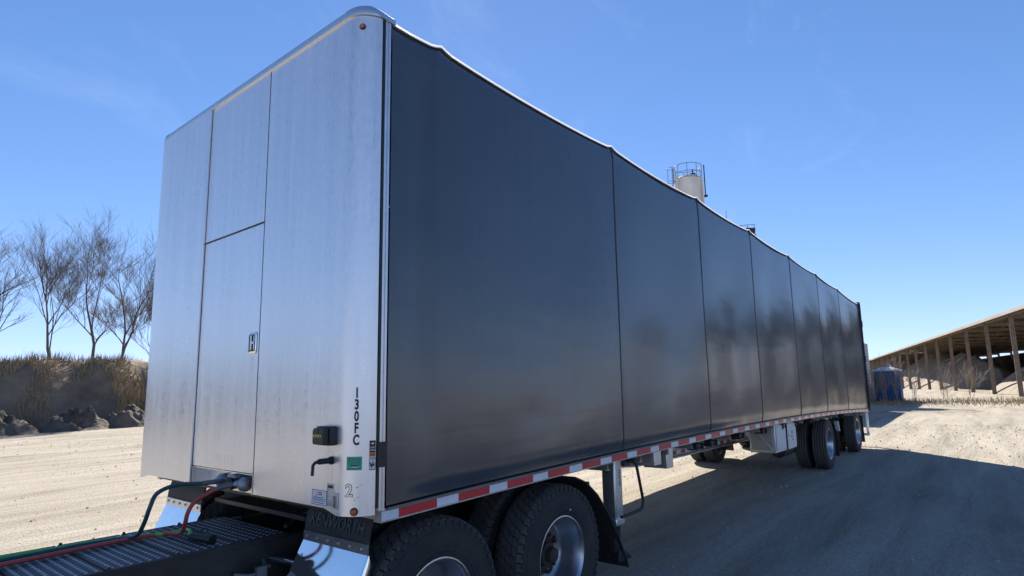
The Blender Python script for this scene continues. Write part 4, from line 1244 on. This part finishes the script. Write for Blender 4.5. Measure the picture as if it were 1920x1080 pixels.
# open shed with a dark metal roof
ED = Vector((.971, .236, 0)); EN = Vector((.236, -.971, 0)); E0 = Vector((50.7, -6.1, 0))
sh = empty('open_shed', E0+ED*30+EN*8); tag(sh, 'long open-sided shed with a dark metal roof on timber posts', 'shed')
ORG[sh.name] = Vector(E0+ED*30+EN*8)
def SP(t, n_, z): p = E0+ED*t+EN*n_; return (p.x, p.y, z)
T0, T1, BAY = -4, 92, 6.0
t = T0
EAVE, RIDGE, WID = 6.5, 8.7, 16
while t < T1-.1:
    for (na, za, nb, zb_) in ((-.5, EAVE, WID/2, RIDGE), (WID/2, RIDGE, WID+.5, EAVE)):
        mb = MB(); n = 24; q = []
        for i in range(n+1):
            tt = t+.01+(BAY-.02)*i/n; dz = .05 if i % 2 else 0
            q += [SP(tt, na, za+dz), SP(tt, nb, zb_+dz)]
        mb.add(q, [(2*i, 2*i+2, 2*i+3, 2*i+1) for i in range(n)])
        obj('roof_panel', mb, M_SHEDROOF, sh, smooth=False)
    for nn in (0, WID):
        obj('post', MB().box((0, 0, 0), (0, 0, 0)).__class__().bar(SP(t, nn, g(SP(t, nn, 0)[0])), SP(t, nn, EAVE-.1), .28, .28, (1, 0, 0)), M_WOOD, sh)
    mb = MB().bar(SP(t, 0, EAVE-.25), SP(t, WID, EAVE-.25), .12, .25); mb.bar(SP(t, 0, EAVE-.15), SP(t, WID/2, RIDGE-.2), .1, .2); mb.bar(SP(t, WID/2, RIDGE-.2), SP(t, WID, EAVE-.15), .1, .2)
    for k in range(1, 6): mb.bar(SP(t, WID*k/6, EAVE-.25), SP(t, WID*k/6, EAVE-.2+(RIDGE-EAVE)*(1-abs(k/3-1))), .1, .1)
    obj('roof_truss', mb, M_WOOD, sh)
    t += BAY
for k in range(9):
    nn = WID*k/8; zz = EAVE-.06+(RIDGE-EAVE)*(1-abs(k/4-1))-.04
    obj('purlin', MB().bar(SP(T0, nn, zz), SP(T1, nn, zz), .1, .14), M_WOOD, sh)
obj('fascia', MB().bar(SP(T0, -.5, EAVE-.02), SP(T1, -.5, EAVE-.02), .05, .22), M_WALL, sh)
mb = MB()
t = T0
while t < T1-.1:
    mb_ = MB(); a = SP(t+.02, WID-.3, 0); b = SP(t+BAY-.02, WID-.3, 0)
    mb_.bar((*a[:2], g(a[0])+2.4), (*b[:2], g(b[0])+2.4), .3, 4.8)
    obj('wall_block', mb_, M_WALL, sh); t += BAY
for nn in range(4):
    a = SP(T1-.2, nn*4+.02, 0); b = SP(T1-.2, nn*4+3.98, 0)
    obj('gable_wall', MB().bar((*a[:2], g(a[0])+2.9), (*b[:2], g(b[0])+2.9), .3, 5.8), M_WALL, sh)
# gravel stockpile in the shed
def heap(t0, t1, nc, wd_, hz, seed, label):
    def fn(a, b):
        tt = t0+(t1-t0)*a; s_ = 2*b-1; e_ = math.sin(PI*a)**.35
        p = E0+ED*tt+EN*(nc+wd_*s_*e_)
        h = hz*e_*max(0, 1-abs(s_))**.9*(1+.25*fbm(p.x*.15, p.y*.15, seed))+.15*fbm(p.x*.8, p.y*.8, seed)*(1-abs(s_))
        return (p.x, p.y, g(p.x)-.1+h)
    o = obj('gravel_heap', MB().grid(fn, 80, 24), M_GRAVEL, angle=180); tag(o, label, kind='structure')
heap(28, 96, 6, 6.5, 5.4, 2, 'brown gravel stockpile under the shed roof')
heap(0, 22, 7, 6, 4.2, 5, 'brown gravel stockpile at the near end of the shed')

# silo
zb0 = g(54)
sil = empty('storage_silo', (54.6, 18.0, zb0)); tag(sil, 'tall pale stained silo with a railing and caged ladder above the black trailer', 'silo')
CX, CY, SR, ZT = 54.6, 18.0, 1.33, 22.9
c = (CX, CY, 0)
obj('shell', MB().lathe([(SR, 6.0), (SR, ZT-.3), (SR+.05, ZT-.28), (SR+.05, ZT-.15), (SR-.2, ZT+.1), (0, ZT+.35)], 48, c, 'z'), M_CONC, sil, angle=30)
obj('hopper', MB().lathe([(.25, 3.2), (SR-.01, 5.99)], 36, c, 'z'), M_CONC, sil)
for k in range(4):
    a = k*PI/2+.4
    obj('leg', MB().bar((CX+1.25*math.cos(a), CY+1.25*math.sin(a), zb0), (CX+1.25*math.cos(a), CY+1.25*math.sin(a), 6.6), .25, .25), M_GALV, sil)
for zz in (9.5, 13, 16.5, 20):
    obj('hoop', MB().lathe([(SR+.002, zz), (SR+.02, zz), (SR+.02, zz+.06), (SR+.002, zz+.06)], 48, c, 'z'), M_CONC, sil)
tod = Vector((CAM.x-CX, CAM.y-CY, 0)).normalized(); side = Vector((-tod.y, tod.x, 0))   # side: viewer's right is +? resolved by sign below
RR = 1.40
obj('platform', MB().lathe([(SR-.1, ZT-.22), (RR, ZT-.22), (RR, ZT-.16), (SR-.1, ZT-.16)], 40, c, 'z'), M_GALV, sil)
for zz in (ZT+.45, ZT+1.25):
    obj('guard_rail', MB().tube([(CX+RR*math.cos(2*PI*k/40), CY+RR*math.sin(2*PI*k/40), zz) for k in range(41)], .03, 6, False), M_RAILST, sil)
for k in range(9):
    a = 2*PI*k/9
    obj('rail_post', MB().tube([(CX+RR*math.cos(a), CY+RR*math.sin(a), ZT-.2), (CX+RR*math.cos(a), CY+RR*math.sin(a), ZT+1.25)], .032, 6), M_RAILST, sil)
rgt = Vector((math.sin(math.atan2(CY-CAM.y, CX-CAM.x)), -math.cos(math.atan2(CY-CAM.y, CX-CAM.x)), 0))
lc = Vector((CX, CY, 0))-rgt*1.45+tod*.5
for s_ in (-.25, .25):
    p = lc+tod*s_
    obj('ladder_rail', MB().tube([(p.x, p.y, 8), (p.x, p.y, ZT+1.1)], .035, 6), M_RAILST, sil)
zz = 16.0
mb = MB()
while zz < ZT+1.0:
    mb.tube([lc+tod*-.25+Vector((0, 0, zz)), lc+tod*.25+Vector((0, 0, zz))], .018, 5); zz += .3
obj('ladder_rung', mb, M_RAILST, sil)
for zz in (17.5, 18.7, 19.9, 21.2, 22.6, ZT+1.15):
    obj('cage_hoop', MB().tube([lc-rgt*.18+Vector((.40*math.cos(2*PI*k/16), .40*math.sin(2*PI*k/16), zz)) for k in range(17)], .022, 5, False), M_RAILST, sil)
for k in range(5):
    a = 2*PI*k/5; p = lc-rgt*.18+Vector((.4*math.cos(a), .4*math.sin(a), 0))
    obj('cage_bar', MB().tube([(p.x, p.y, 17.5), (p.x, p.y, ZT+1.15)], .016, 5), M_RAILST, sil)
p = Vector((CX, CY, 0))-rgt*1.05+tod*1.0
obj('fill_pipe', MB().tube([(p.x, p.y, 6), (p.x, p.y, ZT+.1)], .13, 10), M_CONC, sil)
p = Vector((CX, CY, 0))+rgt*1.38+tod*.5
obj('down_pipe', MB().tube([(p.x, p.y, 6), (p.x, p.y, ZT-.3)], .10, 10), M_CONC, sil)
p = Vector((CX, CY, 0))+rgt*1.62
obj('bracket_pole', MB().tube([(p.x, p.y, ZT-1.9), (p.x, p.y, ZT+1.3)], .06, 6).box((p.x-.1, p.y-.2, ZT-2.1), (p.x+.1, p.y+.2, ZT-1.9)), M_STEEL, sil)
p = Vector((CX, CY, 0))+rgt*.5
obj('vent', MB().lathe([(0, 1.0), (.06, 1.0), (.06, .6), (.30, .5), (.30, .15), (.22, .1)], 14, (p.x, p.y, ZT), 'z'), M_STEEL, sil)

# lower bin top with railing, further along
bn = empty('mixing_bin', (58.6, 14.2, g(58))); tag(bn, 'railed bin top with rusty gear housing just above the trailer roof', 'bin')
BX, BY, BZ = 58.4, 14.2, 16.9
obj('bin_shell', MB().lathe([(1.4, 5.0), (1.4, BZ), (.3, BZ+.2), (0, BZ+.2)], 36, (BX, BY, 0), 'z'), M_GALV, bn)
for k in range(4):
    a = k*PI/2+.3
    obj('leg', MB().bar((BX+1.3*math.cos(a), BY+1.3*math.sin(a), g(58)), (BX+1.3*math.cos(a), BY+1.3*math.sin(a), 5.4), .25, .25), M_GALV, bn)
br = Vector((rgt.x, rgt.y, 0))
B0 = Vector((BX, BY, 0))
for k in range(-2, 3):
    p = B0+br*(k*.62)
    obj('rail_post', MB().tube([(p.x, p.y, BZ), (p.x, p.y, BZ+1.15)], .035, 6), M_RAILST, bn)
for zz in (BZ+.6, BZ+1.15):
    a, b = B0-br*1.3, B0+br*1.3
    obj('guard_rail', MB().tube([(a.x, a.y, zz), (b.x, b.y, zz)], .03, 6), M_RAILST, bn)
p = B0+br*.85
obj('gear_housing', MB().bar((p.x-br.x*.45, p.y-br.y*.45, BZ+.55), (p.x+br.x*.45, p.y+br.y*.45, BZ+.45), .5, .55), M_RUST, bn, bevel=.04)
for dx, h in ((-1.75, 2.2), (-1.35, 2.9)):
    p = B0+br*dx
    obj('antenna', MB().tube([(p.x, p.y, BZ-.6), (p.x, p.y, BZ+h)], .03, 5), M_RAILST, bn)

# ------------------------------------------------------------------ bare trees
def grow(rnd, p, dirv, ln, r_, depth, out, spread=.55, upw=.25):
    n = 3; pts = [p]; rs = [r_]
    dv = dirv.copy()
    for i in range(n):
        dv = (dv+Vector((rnd.gauss(0, .12), rnd.gauss(0, .12), rnd.gauss(0, .06)+upw*.12))).normalized()
        pts.append(pts[-1]+dv*ln/n); rs.append(max(.004, r_*(1-.45*(i+1)/n)))
    out.append((pts, rs, depth))
    if depth <= 0: return
    for k in range(rnd.choice((2, 3, 3, 4))):
        t = rnd.uniform(.2, 1); i = min(int(t*n), n-1); q = pts[i].lerp(pts[i+1], t*n-i)
        ax = Vector((rnd.gauss(0, 1), rnd.gauss(0, 1), rnd.gauss(0, .4)))
        nd = (dv+ax.normalized()*spread*rnd.uniform(.7, 1.5)+Vector((0, 0, upw))).normalized()
        grow(rnd, q, nd, ln*rnd.uniform(.55, .8), rs[i]*rnd.uniform(.5, .68), depth-1, out, spread, upw)
    grow(rnd, pts[-1], dv, ln*.72, rs[-1], depth-1, out, spread, upw)
def tree(name, loc, h, seed, label, cat='tree', group=None, depth=5, r0=.11, m=M_BARK, stems=1, lean=.1, spread=.55):
    rnd = random.Random(seed)
    t = empty(name, loc); tag(t, label, cat, group)
    seg = []
    for s_ in range(stems):
        d0 = Vector((rnd.gauss(0, lean), rnd.gauss(0, lean), 1)).normalized()
        grow(rnd, Vector(loc)+Vector((rnd.gauss(0, .08), rnd.gauss(0, .08), -.1))*(1 if stems > 1 else 0), d0, h*.36, r0*(1 if s_ == 0 else rnd.uniform(.5, .9)), depth, seg, spread)
    a, b = MB(), MB()
    for pts, rs, dp in seg:
        if dp >= depth: a.tube(pts, rs, 7, False)
        else: b.tube(pts, rs, 4 if dp < depth-1 else 5, False)
    obj('trunk', a, m, t, angle=180); obj('branches', b, m, t, angle=180)
    return t
TREES = [(11.75, 39.5, 9.6, 1, 'bare tree on the bank closest to the left edge of the trailer'), (10.6, 41, 10.5, 2, 'tall bare tree rising beside the trailer, second from its edge'),
         (13.0, 38.2, 6.5, 3, 'thin leaning bare tree half hidden by the trailer edge'), (8.2, 40, 9.0, 4, 'bare tree on the bank, third out from the trailer'),
         (5.4, 39, 7.5, 5, 'shorter bare tree near the left end of the bank'), (3.2, 42, 10.0, 6, 'tall bare tree at the far left end of the bank')]
for x, y, h, s_, lb in TREES:
    tree('bare_tree', (x, y, g(x)+bank_h(x, y)-.1), h, s_*7+1, lb, 'tree', 'bare trees on the bank', 6 if s_ == 2 else 5, [.06, .085, .10][s_ % 3], stems=[2, 2, 1][s_ % 3], lean=[.2, .12, .06][s_ % 3], spread=[.42, .55, .66][s_ % 3])
SAP = [(43.5, 1.95, 3.6, 1, 'thin bare sapling at the left corner of the blue toilet'), (43.2, 1.35, 2.6, 2, 'bushy bare sapling in front of the blue toilet'),
       (43.4, .75, 3.8, 3, 'thin bare sapling at the right corner of the blue toilet'), (42.5, -.3, 2.8, 4, 'low bare bush right of the blue toilet'),
       (44.5, -1.6, 3.2, 5, 'bare bush farther right along the yard edge'), (46, -3.0, 3.0, 6, 'bare bush below the shed eave')]
for x, y, h, s_, lb in SAP:
    tree('bare_sapling', (x, y, g(x)-.05), h, s_*13+5, lb, 'sapling', 'saplings by the toilet', 3, .022, mat('pale_twig', (.30, .245, .19), .85, 0, .2, 5), 3, .16, .42)
# dry tufts along the yard edge by the toilet
mb = MB()
for i in range(2600):
    x = random.gauss(43, 2.2); y = random.uniform(-9, 5)
    z = g(x)-.03; h = random.uniform(.08, .40); a = random.random()*6.28; wd = .018
    lx, ly = random.gauss(0, .3)*h, random.gauss(0, .3)*h
    mb.add([(x-wd*math.cos(a), y-wd*math.sin(a), z), (x+wd*math.cos(a), y+wd*math.sin(a), z), (x+lx, y+ly, z+h)], [(0, 1, 2)])
o = obj('dry_grass', mb, M_STRAW, smooth=False); tag(o, 'dry grass tufts round the saplings and the toilet', kind='stuff')
